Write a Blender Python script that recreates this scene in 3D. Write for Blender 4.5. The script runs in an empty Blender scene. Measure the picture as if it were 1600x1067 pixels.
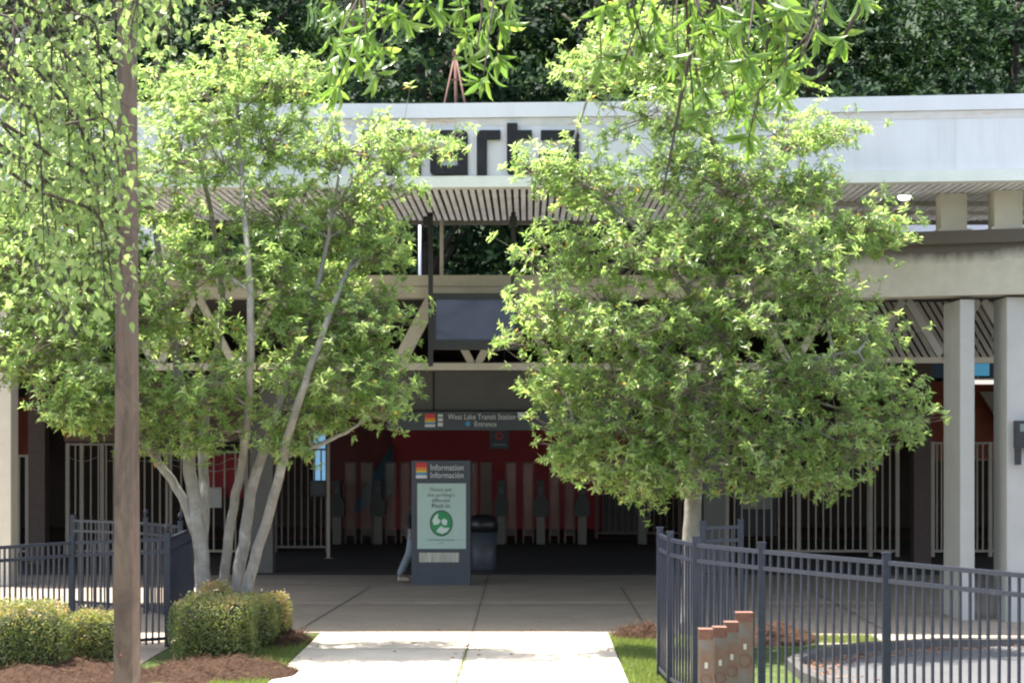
import bpy, bmesh, math
import numpy as np
from mathutils import Vector, Matrix

rng = np.random.default_rng(11)
scene = bpy.context.scene
col = scene.collection
R = math.radians

# ---------------------------------------------------------------- camera
H_CAM, F, CX, CY = 2.5, 3200.0, 824.0, 682.0     # eye height, focal length and optical axis (1600 px frame)
cam = bpy.data.cameras.new("camera")
camo = bpy.data.objects.new("camera", cam)
col.objects.link(camo)
camo.location = (0, 0, H_CAM)
camo.rotation_euler = (R(90), 0, 0)
cam.sensor_width = 36
cam.lens = 36 * F / 1600
cam.shift_x = (800 - CX) / 1600
cam.shift_y = (CY - 533.5) / 1600
cam.clip_start = 0.1
cam.clip_end = 2000
scene.camera = camo

# ---------------------------------------------------------------- light
SUN_DIR = Vector((-0.25, 0.125, 0.955)).normalized()     # towards the sun: high, behind the station on the left
world = bpy.data.worlds.new("World")
scene.world = world
world.use_nodes = True
wn = world.node_tree
sky = wn.nodes.new("ShaderNodeTexSky")
sky.sky_type = 'NISHITA'
sky.sun_disc = False
sky.sun_elevation = math.asin(SUN_DIR.z)
sky.sun_rotation = math.atan2(SUN_DIR.x, SUN_DIR.y)
sky.air_density = 1.0
sky.dust_density = 2.0
bg = wn.nodes["Background"]
hsv = wn.nodes.new("ShaderNodeHueSaturation")      # sky desaturated so open shade looks less blue
hsv.inputs["Saturation"].default_value = 0.68
wn.links.new(sky.outputs[0], hsv.inputs["Color"])
wn.links.new(hsv.outputs[0], bg.inputs[0])
bg.inputs[1].default_value = 0.14
sun = bpy.data.lights.new("sun", 'SUN')
sun.energy = 4.6
sun.angle = R(0.55)
sun.color = (1.0, 0.95, 0.86)
suno = bpy.data.objects.new("sun", sun)
col.objects.link(suno)
suno.rotation_euler = SUN_DIR.to_track_quat('Z', 'Y').to_euler()
suno.location = (0, 20, 40)
scene.view_settings.view_transform = 'Standard'
scene.view_settings.look = 'None'
scene.view_settings.exposure = 1.95
scene.view_settings.gamma = 1
scene.render.film_transparent = False
scene.cycles.filter_width = 2.2
scene.cycles.max_bounces = 8
scene.cycles.diffuse_bounces = 4
scene.cycles.transmission_bounces = 6
scene.cycles.use_denoising = True

# ---------------------------------------------------------------- helpers
def at(px, py, Y):
    return np.array([(px - CX) * Y / F, Y, H_CAM + (CY - py) * Y / F])

def gx(px, Y):
    return (px - CX) * Y / F

def gz(py, Y):
    return H_CAM + (CY - py) * Y / F

def origin(o):
    v = np.zeros(3)
    while o is not None:
        v += np.array(o.location)
        o = o.parent
    return v

def tag(o, label=None, cat=None, group=None, kind=None):
    if label: o["label"] = label
    if cat: o["category"] = cat
    if group: o["group"] = group
    if kind: o["kind"] = kind
    return o

def thing(name, loc, label, cat, group=None):
    o = bpy.data.objects.new(name, None)
    o.empty_display_size = 0.2
    col.objects.link(o)
    o.location = loc
    return tag(o, label, cat, group)

def copy_tree(o, parent=None):
    c = o.copy()
    col.objects.link(c)
    if parent is not None:
        c.parent = parent
    for ch in [k for k in col.objects if k.parent == o]:
        copy_tree(ch, c)
    return c

class MB:
    """collects shapes in world coordinates, then links them as one mesh object"""
    def __init__(s):
        s.v, s.f, s.mi, s.sm = [], [], [], []
    def add(s, verts, faces, mi=0, smooth=False):
        n = len(s.v)
        s.v += [tuple(map(float, p)) for p in verts]
        s.f += [tuple(i + n for i in f) for f in faces]
        s.mi += [mi] * len(faces)
        s.sm += [smooth] * len(faces)
        return s
    def box(s, x0, y0, z0, x1, y1, z1, mi=0):
        v = [(x0, y0, z0), (x1, y0, z0), (x1, y1, z0), (x0, y1, z0), (x0, y0, z1), (x1, y0, z1), (x1, y1, z1), (x0, y1, z1)]
        f = [(0, 3, 2, 1), (4, 5, 6, 7), (0, 1, 5, 4), (1, 2, 6, 5), (2, 3, 7, 6), (3, 0, 4, 7)]
        return s.add(v, f, mi)
    def pbox(s, px0, py0, px1, py1, Y, d, mi=0):
        """box whose front face fills a pixel rectangle at depth Y and that is d metres deep"""
        return s.box(gx(px0, Y), Y, gz(py1, Y), gx(px1, Y), Y + d, gz(py0, Y), mi)
    def bar(s, a, b, w, h=None, mi=0, up=(0, 0, 1)):
        a, b = Vector(a), Vector(b)
        h = h or w
        d = (b - a).normalized()
        u = Vector(up)
        if abs(d.dot(u)) > 0.98: u = Vector((0, 1, 0))
        sx = d.cross(u).normalized() * (w / 2)
        sy = sx.cross(d).normalized() * (h / 2)
        v = [a - sx - sy, a + sx - sy, a + sx + sy, a - sx + sy, b - sx - sy, b + sx - sy, b + sx + sy, b - sx + sy]
        f = [(0, 3, 2, 1), (4, 5, 6, 7), (0, 1, 5, 4), (1, 2, 6, 5), (2, 3, 7, 6), (3, 0, 4, 7)]
        return s.add(v, f, mi)
    def tube(s, pts, rad, n=8, mi=0, cap=True):
        P = [Vector(p) for p in pts]
        m = len(P)
        if not hasattr(rad, '__len__'): rad = [rad] * m
        ref = Vector((0.31, 0.95, 0.05))
        V, Fc = [], []
        for i in range(m):
            t = (P[min(i + 1, m - 1)] - P[max(i - 1, 0)])
            t = t.normalized() if t.length > 1e-9 else Vector((0, 0, 1))
            r = ref if abs(t.dot(ref)) < 0.95 else Vector((1, 0, 0))
            e1 = t.cross(r).normalized()
            e2 = t.cross(e1)
            for k in range(n):
                a = 2 * math.pi * k / n
                V.append(P[i] + (e1 * math.cos(a) + e2 * math.sin(a)) * rad[i])
        for i in range(m - 1):
            for k in range(n):
                k2 = (k + 1) % n
                Fc.append((i * n + k, i * n + k2, (i + 1) * n + k2, (i + 1) * n + k))
        if cap:
            Fc.append(tuple(range(n))[::-1])
            Fc.append(tuple((m - 1) * n + k for k in range(n)))
        return s.add(V, Fc, mi, True)
    def lathe(s, c, prof, n=20, mi=0):
        V, Fc = [], []
        for r, z in prof:
            for k in range(n):
                a = 2 * math.pi * k / n
                V.append((c[0] + r * math.cos(a), c[1] + r * math.sin(a), c[2] + z))
        for i in range(len(prof) - 1):
            for k in range(n):
                k2 = (k + 1) % n
                Fc.append((i * n + k, i * n + k2, (i + 1) * n + k2, (i + 1) * n + k))
        Fc.append(tuple(range(n))[::-1])
        Fc.append(tuple((len(prof) - 1) * n + k for k in range(n)))
        return s.add(V, Fc, mi, True)
    def prism(s, poly, y0, y1, mi=0):
        """poly: (x, z) outline extruded from y0 to y1"""
        n = len(poly)
        v = [(x, y0, z) for x, z in poly] + [(x, y1, z) for x, z in poly]
        f = [tuple(range(n)), tuple(range(2 * n - 1, n - 1, -1))]
        f += [(i, i + n, (i + 1) % n + n, (i + 1) % n) for i in range(n)]
        return s.add(v, f, mi)
    def sheet(s, poly, z, mi=0):
        return s.add([(x, y, z) for x, y in poly], [tuple(range(len(poly)))], mi)
    def build(s, name, mats, parent=None, bevel=0):
        me = bpy.data.meshes.new(name)
        off = origin(parent) if parent is not None else np.zeros(3)
        me.from_pydata([tuple(np.array(p) - off) for p in s.v], [], s.f)
        if not isinstance(mats, (list, tuple)): mats = [mats]
        for m in mats: me.materials.append(m)
        me.polygons.foreach_set("material_index", s.mi)
        me.polygons.foreach_set("use_smooth", s.sm)
        bm = bmesh.new()
        bm.from_mesh(me)
        bmesh.ops.recalc_face_normals(bm, faces=bm.faces)
        bm.to_mesh(me)
        bm.free()
        me.update()
        o = bpy.data.objects.new(name, me)
        col.objects.link(o)
        if parent is not None: o.parent = parent
        if bevel:
            b = o.modifiers.new("bevel", 'BEVEL')
            b.width = bevel
            b.segments = 2
            b.limit_method = 'ANGLE'
        return o

# ---------------------------------------------------------------- materials
def nodes(name):
    m = bpy.data.materials.new(name)
    m.use_nodes = True
    t = m.node_tree
    return m, t, t.nodes["Principled BSDF"]

def ramp(t, fac, stops):
    r = t.nodes.new("ShaderNodeValToRGB")
    e = r.color_ramp.elements
    while len(e) < len(stops): e.new(0.5)
    for k, (p, c) in enumerate(stops):
        e[k].position = p
        e[k].color = (*c, 1) if len(c) == 3 else c
    t.links.new(fac, r.inputs[0])
    return r.outputs[0]

def noise(t, scale, detail=5, rough=0.6, stretch=(1, 1, 1), dist=0.0):
    tc = t.nodes.new("ShaderNodeTexCoord")
    mp = t.nodes.new("ShaderNodeMapping")
    mp.inputs["Scale"].default_value = stretch
    n = t.nodes.new("ShaderNodeTexNoise")
    n.inputs["Scale"].default_value = scale
    n.inputs["Detail"].default_value = detail
    n.inputs["Roughness"].default_value = rough
    n.inputs["Distortion"].default_value = dist
    t.links.new(tc.outputs["Object"], mp.inputs[0])
    t.links.new(mp.outputs[0], n.inputs["Vector"])
    return n.outputs[0]

def mixc(t, fac, a, b, mode='MIX'):
    m = t.nodes.new("ShaderNodeMix")
    m.data_type = 'RGBA'
    m.blend_type = mode
    for sock, val in ((m.inputs[0], fac), (m.inputs[6], a), (m.inputs[7], b)):
        if hasattr(val, "links"): t.links.new(val, sock)
        elif isinstance(val, (int, float)): sock.default_value = val
        else: sock.default_value = (*val, 1)
    return m.outputs[2]

def bump(t, b, h, strength, dist=0.01):
    n = t.nodes.new("ShaderNodeBump")
    n.inputs["Strength"].default_value = strength
    n.inputs["Distance"].default_value = dist
    t.links.new(h, n.inputs["Height"])
    t.links.new(n.outputs[0], b.inputs["Normal"])

def mat(name, c, rough=0.6, metal=0.0, var=0.15, scale=6, stretch=(1, 1, 1), stain=None, stain_scale=2.0,
        stain_lo=0.52, stain_hi=0.7, bmp=0.0, bscale=40, stain_stretch=(1, 1, 1)):
    m, t, b = nodes(name)
    c = np.array(c)
    base = ramp(t, noise(t, scale, 6, 0.65, stretch), [(0.3, tuple(c * (1 - var))), (0.7, tuple(np.minimum(c * (1 + var), 0.95)))])
    if stain is not None:
        f = ramp(t, noise(t, stain_scale, 7, 0.7, stain_stretch, 0.4), [(stain_lo, (0, 0, 0)), (stain_hi, (1, 1, 1))])
        base = mixc(t, f, base, stain)
    t.links.new(base, b.inputs["Base Color"])
    b.inputs["Roughness"].default_value = rough
    b.inputs["Metallic"].default_value = metal
    if bmp: bump(t, b, noise(t, bscale, 4), bmp)
    return m

def emit(name, c, s):
    m, t, b = nodes(name)
    b.inputs["Base Color"].default_value = (*[x * 0.5 for x in c], 1)
    b.inputs["Emission Color"].default_value = (*c, 1)
    b.inputs["Emission Strength"].default_value = s
    return m

def leaf_mat(name, stops, trans_gain=2.2, trans=0.5, rough=0.38, tint_shift=(1.25, 1.1, 0.6)):
    m, t, b = nodes(name)
    a = t.nodes.new("ShaderNodeAttribute")
    a.attribute_name = "tint"
    c = ramp(t, a.outputs["Fac"], stops)
    t.links.new(c, b.inputs["Base Color"])
    b.inputs["Roughness"].default_value = rough
    tr = t.nodes.new("ShaderNodeBsdfTranslucent")
    g = mixc(t, 1.0, c, tuple(min(4, trans_gain * k) for k in tint_shift), 'MULTIPLY')
    t.links.new(g, tr.inputs[0])
    mx = t.nodes.new("ShaderNodeMixShader")
    mx.inputs[0].default_value = trans
    t.links.new(b.outputs[0], mx.inputs[1])
    t.links.new(tr.outputs[0], mx.inputs[2])
    t.links.new(mx.outputs[0], t.nodes["Material Output"].inputs[0])
    return m

M = {}
def streaked_white():
    m, t, b = nodes('streaked_white_paint')
    c = ramp(t, noise(t, 2.0, 5, 0.6, (1, 1, 0.5)), [(0.3, (0.60, 0.60, 0.62)), (0.7, (0.68, 0.68, 0.70))])
    f = ramp(t, noise(t, 3.2, 7, 0.7, (2.2, 2.2, 0.12)), [(0.50, (0, 0, 0)), (0.80, (0.4, 0.4, 0.4))])
    c = mixc(t, f, c, (0.47, 0.44, 0.41))
    f = ramp(t, noise(t, 2.4, 8, 0.8, (3.0, 3.0, 0.25)), [(0.66, (0, 0, 0)), (0.80, (0.7, 0.7, 0.7))])
    c = mixc(t, f, c, (0.50, 0.36, 0.24))
    t.links.new(c, b.inputs["Base Color"])
    b.inputs["Roughness"].default_value = 0.5
    return m
M['fascia'] = streaked_white()
M['white_panel'] = mat('white_painted_panel', (0.66, 0.66, 0.68), 0.5, var=0.05, scale=2.5, stretch=(1, 1, 0.4),
                       stain=(0.55, 0.50, 0.44), stain_scale=1.6, stain_lo=0.6, stain_hi=0.85, stain_stretch=(3, 3, 0.35))
def rusty_white():
    m, t, b = nodes('white_paint_with_rust')
    c = ramp(t, noise(t, 3, 5, 0.6), [(0.3, (0.60, 0.57, 0.57)), (0.7, (0.72, 0.69, 0.69))])
    r = ramp(t, noise(t, 2.2, 8, 0.75, (1, 1, 5)), [(0.56, (0, 0, 0)), (0.68, (1, 1, 1))])
    t.links.new(mixc(t, r, c, (0.52, 0.32, 0.17)), b.inputs["Base Color"])
    b.inputs["Roughness"].default_value = 0.6
    return m
M['rust_band'] = rusty_white()
M['lip'] = mat('pale_lip_paint', (0.66, 0.68, 0.62), 0.5, var=0.07, scale=3)
M['letter'] = mat('faded_black_letter', (0.012, 0.0125, 0.016), 0.85, var=0.4, scale=9, stain=(0.025, 0.027, 0.032), stain_scale=5)
M['plank'] = mat('weathered_ceiling_plank', (0.76, 0.78, 0.86), 0.7, var=0.16, scale=1.4, stretch=(6, 1, 1), stain=(0.44, 0.44, 0.48), stain_scale=1.3, stain_lo=0.55, stain_hi=0.85)
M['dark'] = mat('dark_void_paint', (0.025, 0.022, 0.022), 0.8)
M['beige'] = mat('beige_concrete', (0.46, 0.42, 0.35), 0.8, var=0.1, scale=4, bmp=0.15)
def stained_beam():
    m, t, b = nodes('stained_concrete_beam')
    c = ramp(t, noise(t, 5, 6, 0.65), [(0.3, (0.46, 0.43, 0.36)), (0.7, (0.56, 0.52, 0.44))])
    tc = t.nodes.new("ShaderNodeTexCoord")
    sp = t.nodes.new("ShaderNodeSeparateXYZ")
    t.links.new(tc.outputs["Object"], sp.inputs[0])
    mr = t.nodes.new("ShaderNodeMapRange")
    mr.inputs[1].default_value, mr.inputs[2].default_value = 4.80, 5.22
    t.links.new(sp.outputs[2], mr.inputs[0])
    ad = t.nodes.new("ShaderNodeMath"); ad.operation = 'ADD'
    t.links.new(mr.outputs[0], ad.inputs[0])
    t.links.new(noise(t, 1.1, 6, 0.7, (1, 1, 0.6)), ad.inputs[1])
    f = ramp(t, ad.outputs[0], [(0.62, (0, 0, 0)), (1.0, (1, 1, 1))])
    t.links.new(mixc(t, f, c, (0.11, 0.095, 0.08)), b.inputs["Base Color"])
    b.inputs["Roughness"].default_value = 0.85
    return m
M['beam'] = stained_beam()
M['col'] = mat('grey_painted_column', (0.43, 0.42, 0.40), 0.65, var=0.06, scale=3, stain=(0.38, 0.36, 0.33), stain_scale=1.2, stain_lo=0.58, stain_hi=0.9)
M['colbeige'] = mat('beige_painted_column', (0.56, 0.52, 0.44), 0.65, var=0.06, scale=3)
M['darkcol'] = mat('olive_grey_wall_panel', (0.105, 0.10, 0.092), 0.7, var=0.12, scale=2)
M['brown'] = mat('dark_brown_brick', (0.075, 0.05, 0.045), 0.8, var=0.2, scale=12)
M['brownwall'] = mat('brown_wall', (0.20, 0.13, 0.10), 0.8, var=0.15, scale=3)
M['red'] = mat('dark_red_wall', (0.40, 0.02, 0.03), 0.55, var=0.12, scale=1.5)
M['redbrown'] = mat('red_brown_wall', (0.22, 0.045, 0.04), 0.65, var=0.15, scale=2)
M['orange'] = mat('orange_red_tile_wall', (0.40, 0.085, 0.045), 0.6, var=0.15, scale=6)
M['mural_blue'] = mat('blue_mural_paint', (0.02, 0.07, 0.12), 0.6)
M['gate'] = mat('beige_metal_bar', (0.33, 0.285, 0.23), 0.5, var=0.08, scale=8)
M['gatebrown'] = mat('brown_metal_bar', (0.16, 0.115, 0.095), 0.5, var=0.1, scale=8)
M['steel'] = mat('dull_steel', (0.10, 0.095, 0.085), 0.4, metal=0.4, var=0.12)
M['black'] = mat('black_plastic', (0.012, 0.013, 0.016), 0.4)
M['slate'] = mat('slate_blue_paint', (0.050, 0.057, 0.078), 0.45, var=0.08, scale=5)
M['signblue'] = mat('dark_sign_paint', (0.045, 0.055, 0.068), 0.45, var=0.08, scale=3)
M['poster'] = mat('pale_green_poster', (0.40, 0.53, 0.485), 0.35, var=0.05, scale=5)
M['plate'] = mat('scuffed_pale_plate', (0.42, 0.41, 0.35), 0.6, var=0.3, scale=30, stretch=(1, 1, 0.1))
M['textwhite'] = mat('white_lettering', (0.62, 0.62, 0.62), 0.6, var=0.03)
M['textgrey'] = mat('grey_lettering', (0.16, 0.20, 0.19), 0.6, var=0.03)
M['textdark'] = mat('dark_lettering', (0.05, 0.08, 0.07), 0.6, var=0.03)
M['emgreen'] = mat('green_emblem', (0.02, 0.26, 0.09), 0.5, var=0.1)
M['emwhite'] = mat('white_emblem', (0.62, 0.70, 0.66), 0.5, var=0.05)
M['s_red'] = mat('red_stripe', (0.62, 0.04, 0.05), 0.5, var=0.03)
M['s_orange'] = mat('orange_stripe', (0.75, 0.22, 0.03), 0.5, var=0.03)
M['s_yellow'] = mat('yellow_stripe', (0.75, 0.48, 0.05), 0.5, var=0.03)
M['s_blue'] = mat('blue_stripe', (0.05, 0.28, 0.55), 0.5, var=0.03)
M['screen'] = emit('blue_screen', (0.11, 0.15, 0.26), 0.075)
M['screen'].node_tree.nodes['Principled BSDF'].inputs['Base Color'].default_value = (0.01, 0.012, 0.02, 1)
t_ = M['screen'].node_tree
t_.links.new(ramp(t_, noise(t_, 1.6, 4, 0.55, (1, 1, 1.4), 0.6), [(0.3, (0.075, 0.11, 0.21)), (0.72, (0.19, 0.23, 0.36))]), t_.nodes['Principled BSDF'].inputs['Emission Color'])  # cloudy emission colour imitates a faint reflection gradient on the glass
M['bluewin'] = emit('blue_window_glow', (0.25, 0.52, 0.78), 0.20)  # emission stands in for daylight coming through the window
M['blueglow'] = emit('blue_band_glow', (0.06, 0.26, 0.42), 0.20)  # emission added so the band stays bright in the dim hall
M['bluedark'] = mat('deep_blue_panel', (0.02, 0.06, 0.14), 0.5)
M['lamp'] = emit('lamp_glass', (1.0, 1.0, 0.95), 1.5)
M['tube'] = emit('fluorescent_tube', (1.0, 0.93, 0.85), 0.25)
M['fence'] = mat('black_gloss_fence_paint', (0.019, 0.023, 0.040), 0.34, var=0.25, scale=25, stain=(0.06, 0.065, 0.08), stain_scale=9, stain_lo=0.6, stain_hi=0.8)
M['bark'] = mat('pale_grey_bark', (0.20, 0.185, 0.165), 0.85, var=0.3, scale=9, stretch=(1, 1, 0.5), stain=(0.30, 0.30, 0.28), stain_scale=5, bmp=0.5, bscale=25)
M['twig'] = mat('grey_brown_twig', (0.16, 0.13, 0.105), 0.85, var=0.25, scale=12)
M['darkbark'] = mat('dark_bark', (0.055, 0.043, 0.035), 0.9, var=0.3, scale=8, stretch=(1, 1, 0.3), bmp=0.5, bscale=20)
M['slat'] = mat('pale_grey_slat', (0.40, 0.375, 0.35), 0.7, var=0.2, scale=4)
M['glass'] = None
def glass():
    m, t, b = nodes('smoky_glass')
    b.inputs["Base Color"].default_value = (0.6, 0.55, 0.5, 1)
    b.inputs["Roughness"].default_value = 0.12
    b.inputs["Alpha"].default_value = 0.16
    return m
M['glass'] = glass()
def concrete(name, c, joints=None):
    m, t, b = nodes(name)
    c = np.array(c)
    base = ramp(t, noise(t, 1.3, 8, 0.7), [(0.3, tuple(c * 0.86)), (0.7, tuple(c * 1.12))])
    sp = ramp(t, noise(t, 60, 3, 0.6), [(0.35, (0.82, 0.82, 0.82)), (0.65, (1.1, 1.1, 1.1))])
    base = mixc(t, 1.0, base, sp, 'MULTIPLY')
    st = ramp(t, noise(t, 0.55, 7, 0.72, (1, 1.6, 1), 0.5), [(0.55, (0, 0, 0)), (0.8, (1, 1, 1))])
    base = mixc(t, st, base, tuple(c * 0.62))
    t.links.new(base, b.inputs["Base Color"])
    b.inputs["Roughness"].default_value = 0.85
    bump(t, b, noise(t, 90, 3), 0.2, 0.004)
    return m
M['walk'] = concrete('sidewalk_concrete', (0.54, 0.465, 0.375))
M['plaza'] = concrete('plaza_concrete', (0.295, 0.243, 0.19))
M['paver'] = concrete('dark_brick_paving', (0.060, 0.050, 0.048))
M['brickfloor'] = concrete('red_brick_paving', (0.20, 0.10, 0.085))
M['joint'] = mat('joint_dirt', (0.14, 0.12, 0.095), 0.9)
M['asphalt'] = concrete('asphalt', (0.08, 0.08, 0.083))
M['kerb'] = concrete('kerb_concrete', (0.075, 0.068, 0.062))
M['soil'] = mat('lawn_soil', (0.06, 0.085, 0.025), 0.95, var=0.4, scale=3)
M['backdrop'] = mat('backdrop_slope', (0.016, 0.028, 0.012), 0.95, var=0.6, scale=0.5)
M['mulch'] = mat('pine_straw', (0.045, 0.025, 0.016), 0.95, var=0.45, scale=22, bmp=0.8, bscale=35)
M['straw'] = leaf_mat('straw_blade', [(0, (0.022, 0.011, 0.007)), (0.6, (0.062, 0.033, 0.021)), (1, (0.15, 0.092, 0.06))], 1.0, 0.1, 0.8, (1, 1, 1))
M['leaf'] = leaf_mat('oak_leaf', [(0, (0.105, 0.17, 0.06)), (0.40, (0.20, 0.285, 0.112)), (0.93, (0.335, 0.40, 0.195)), (0.965, (0.30, 0.26, 0.06)), (1, (0.42, 0.20, 0.08))], 1.9, 0.61, 0.23, (1.08, 1.1, 0.72))
M['nearleaf'] = leaf_mat('overhanging_oak_leaf', [(0, (0.05, 0.10, 0.022)), (0.5, (0.09, 0.155, 0.036)), (1, (0.14, 0.20, 0.052))], 2.3, 0.5, 0.28, (1.12, 1.12, .7))
M['birchleaf'] = leaf_mat('birch_leaf', [(0, (0.09, 0.145, 0.055)), (0.5, (0.135, 0.195, 0.078)), (1, (0.18, 0.24, 0.105))], 2.3, 0.54, 0.42, (1.15, 1.1, .8))
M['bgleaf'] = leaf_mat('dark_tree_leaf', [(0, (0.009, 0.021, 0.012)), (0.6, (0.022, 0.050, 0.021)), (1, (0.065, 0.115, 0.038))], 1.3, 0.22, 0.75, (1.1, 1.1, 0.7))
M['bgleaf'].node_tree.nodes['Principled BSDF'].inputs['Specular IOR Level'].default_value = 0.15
M['box'] = leaf_mat('boxwood_leaf', [(0, (0.065, 0.105, 0.035)), (0.55, (0.145, 0.185, 0.065)), (0.85, (0.27, 0.275, 0.12)), (1, (0.33, 0.24, 0.14))], 1.8, 0.35, 0.4)
M['boxcore'] = mat('shrub_twig_core', (0.035, 0.035, 0.015), 0.95)
M['grass'] = leaf_mat('grass_blade', [(0, (0.075, 0.12, 0.03)), (1, (0.165, 0.215, 0.065))], 2.0, 0.45, 0.5)
M['litter'] = leaf_mat('fallen_leaf', [(0, (0.20, 0.08, 0.04)), (1, (0.36, 0.19, 0.09))], 1.0, 0.2, 0.7, (1, 1, 1))
def pole_mat():
    m, t, b = nodes('weathered_brown_pole_paint')
    c = ramp(t, noise(t, 4, 6, 0.6, (1, 1, 0.25)), [(0.3, (0.118, 0.084, 0.066)), (0.7, (0.168, 0.124, 0.10))])
    f = ramp(t, noise(t, 3.5, 8, 0.72, (1.2, 1.2, 0.45), 0.8), [(0.46, (0, 0, 0)), (0.64, (1, 1, 1))])
    c = mixc(t, f, c, (0.065, 0.048, 0.040))
    f2 = ramp(t, noise(t, 3.1, 8, 0.8, (1, 1, 1.6), 0.3), [(0.60, (0, 0, 0)), (0.68, (1, 1, 1))])
    c = mixc(t, f2, c, (0.16, 0.07, 0.045))
    t.links.new(c, b.inputs["Base Color"])
    b.inputs["Roughness"].default_value = 0.55
    return m
M['pole'] = pole_mat()
M['rust'] = mat('orange_rust', (0.15, 0.065, 0.042), 0.8, var=0.4, scale=30)
def rail_post():
    m, t, b = nodes('rusting_galvanised_steel')
    c = ramp(t, noise(t, 6, 6, 0.6), [(0.3, (0.115, 0.10, 0.085)), (0.7, (0.165, 0.145, 0.125))])
    f = ramp(t, noise(t, 3.5, 8, 0.75, (1, 1, 0.8), 0.6), [(0.40, (0, 0, 0)), (0.58, (1, 1, 1))])
    c = mixc(t, f, c, (0.165, 0.085, 0.048))
    t.links.new(c, b.inputs["Base Color"])
    b.inputs["Roughness"].default_value = 0.7
    bump(t, b, noise(t, 40, 5), 0.3)
    return m
M['railpost'] = rail_post()
for k_ in ('mulch', 'straw', 'soil', 'pole'):
    M[k_].node_tree.nodes['Principled BSDF'].inputs['Specular IOR Level'].default_value = 0.12
M['mast'] = mat('rusty_mast', (0.17, 0.085, 0.065), 0.8, var=0.3, scale=10)
M['skin'] = mat('skin', (0.28, 0.16, 0.11), 0.5, var=0.05)
M['jean'] = mat('grey_blue_trousers', (0.20, 0.235, 0.27), 0.85, var=0.15, scale=15)
M['jacket'] = mat('black_jacket', (0.015, 0.015, 0.018), 0.8, var=0.2)
M['hair'] = mat('black_hair', (0.012, 0.010, 0.009), 0.6)
M['shoe'] = mat('tan_shoe', (0.38, 0.33, 0.26), 0.7)
M['banner'] = mat('red_banner_cloth', (0.26, 0.012, 0.022), 0.7, var=0.12, scale=3)
M['bannertext'] = mat('faded_banner_print', (0.42, 0.30, 0.29), 0.7)
M['noticepale'] = mat('pale_grey_notice', (0.42, 0.41, 0.38), 0.6, var=0.06)
M['wallamp'] = mat('dark_grey_casing', (0.05, 0.055, 0.07), 0.5)

# ---------------------------------------------------------------- ground
def ground_sheet():
    b = MB()
    b.sheet([(-90, -12), (90, -12), (90, 66), (-90, 66)], 0.0)
    o = b.build('ground', M['soil']); tag(o, kind='structure')
ground_sheet()
b = MB()
n = 24
V, Fc = [], []
for j in range(9):
    for i in range(n + 1):
        X = -200 + 400 * i / n
        Y = 66 + 30 * j
        z = 0 if j == 0 else 48 * (1 - math.exp(-j * 0.75)) + 2 * math.sin(i * 1.3 + j)
        V.append((X, Y, z))
for j in range(8):
    for i in range(n):
        a = j * (n + 1) + i
        Fc.append((a, a + 1, a + n + 2, a + n + 1))
b.add(V, Fc, 0, True)
tag(b.build('backdrop_hill', M['backdrop']), kind='structure')  # hill added to block bright sky between the trees

WALK_L, WALK_R = -2.62, 1.02
b = MB()
b.box(WALK_L, -6, -0.05, WALK_R, 26.05, 0.012)
tag(b.build('sidewalk', M['walk']), kind='structure')
# plaza under and in front of the canopy, with a skirt of concrete to the left
b = MB()
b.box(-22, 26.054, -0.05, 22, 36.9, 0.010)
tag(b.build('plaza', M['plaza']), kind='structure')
b = MB()
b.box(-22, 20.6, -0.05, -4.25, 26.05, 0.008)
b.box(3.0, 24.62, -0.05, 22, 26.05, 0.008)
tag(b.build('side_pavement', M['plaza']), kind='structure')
b = MB(); b.box(-22, 36.904, -0.05, 22, 49.6, 0.006)  # dark paving extended forward, its colour deepening the shade on the hall floor
tag(b.build('dark_paving', M['paver']), kind='structure')
b = MB(); b.box(-22, 49.604, -0.05, 22, 57, 0.008)
tag(b.build('brick_floor', M['brickfloor']), kind='structure')
# pavement joints (dark saw cuts)
b = MB()
for (p, q, w) in [((-0.82, -4), (-0.70, 26.0), 0.022), ((WALK_L + .02, 24.0), (WALK_R - .02, 24.0), 0.02), ((WALK_L + .02, 26.02), (WALK_R - .02, 26.02), 0.03),
                  ((WALK_L + .02, 21.4), (WALK_R - .02, 21.4), 0.02), ((WALK_L + .02, 18.2), (WALK_R - .02, 18.2), 0.02),
                  ((-2.95, 26.2), (-2.6, 34), 0.03), ((1.55, 26.2), (1.55, 34), 0.03), ((-0.7, 26.2), (-0.7, 36.8), 0.02),
                  ((-12, 30.2), (12, 30.2), 0.03), ((4.6, 26.2), (4.6, 34), 0.03), ((-12, 34.2), (12, 34.2), 0.03)]:
    d = (Vector(q) - Vector(p)).normalized(); nn = Vector((-d.y, d.x)) * w / 2
    b.add([(p[0] - nn.x, p[1] - nn.y, 0.017), (q[0] - nn.x, q[1] - nn.y, 0.017), (q[0] + nn.x, q[1] + nn.y, 0.017), (p[0] + nn.x, p[1] + nn.y, 0.017)], [(0, 1, 2, 3)])
tag(b.build('pavement_joints', M['joint']), kind='structure')
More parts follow.
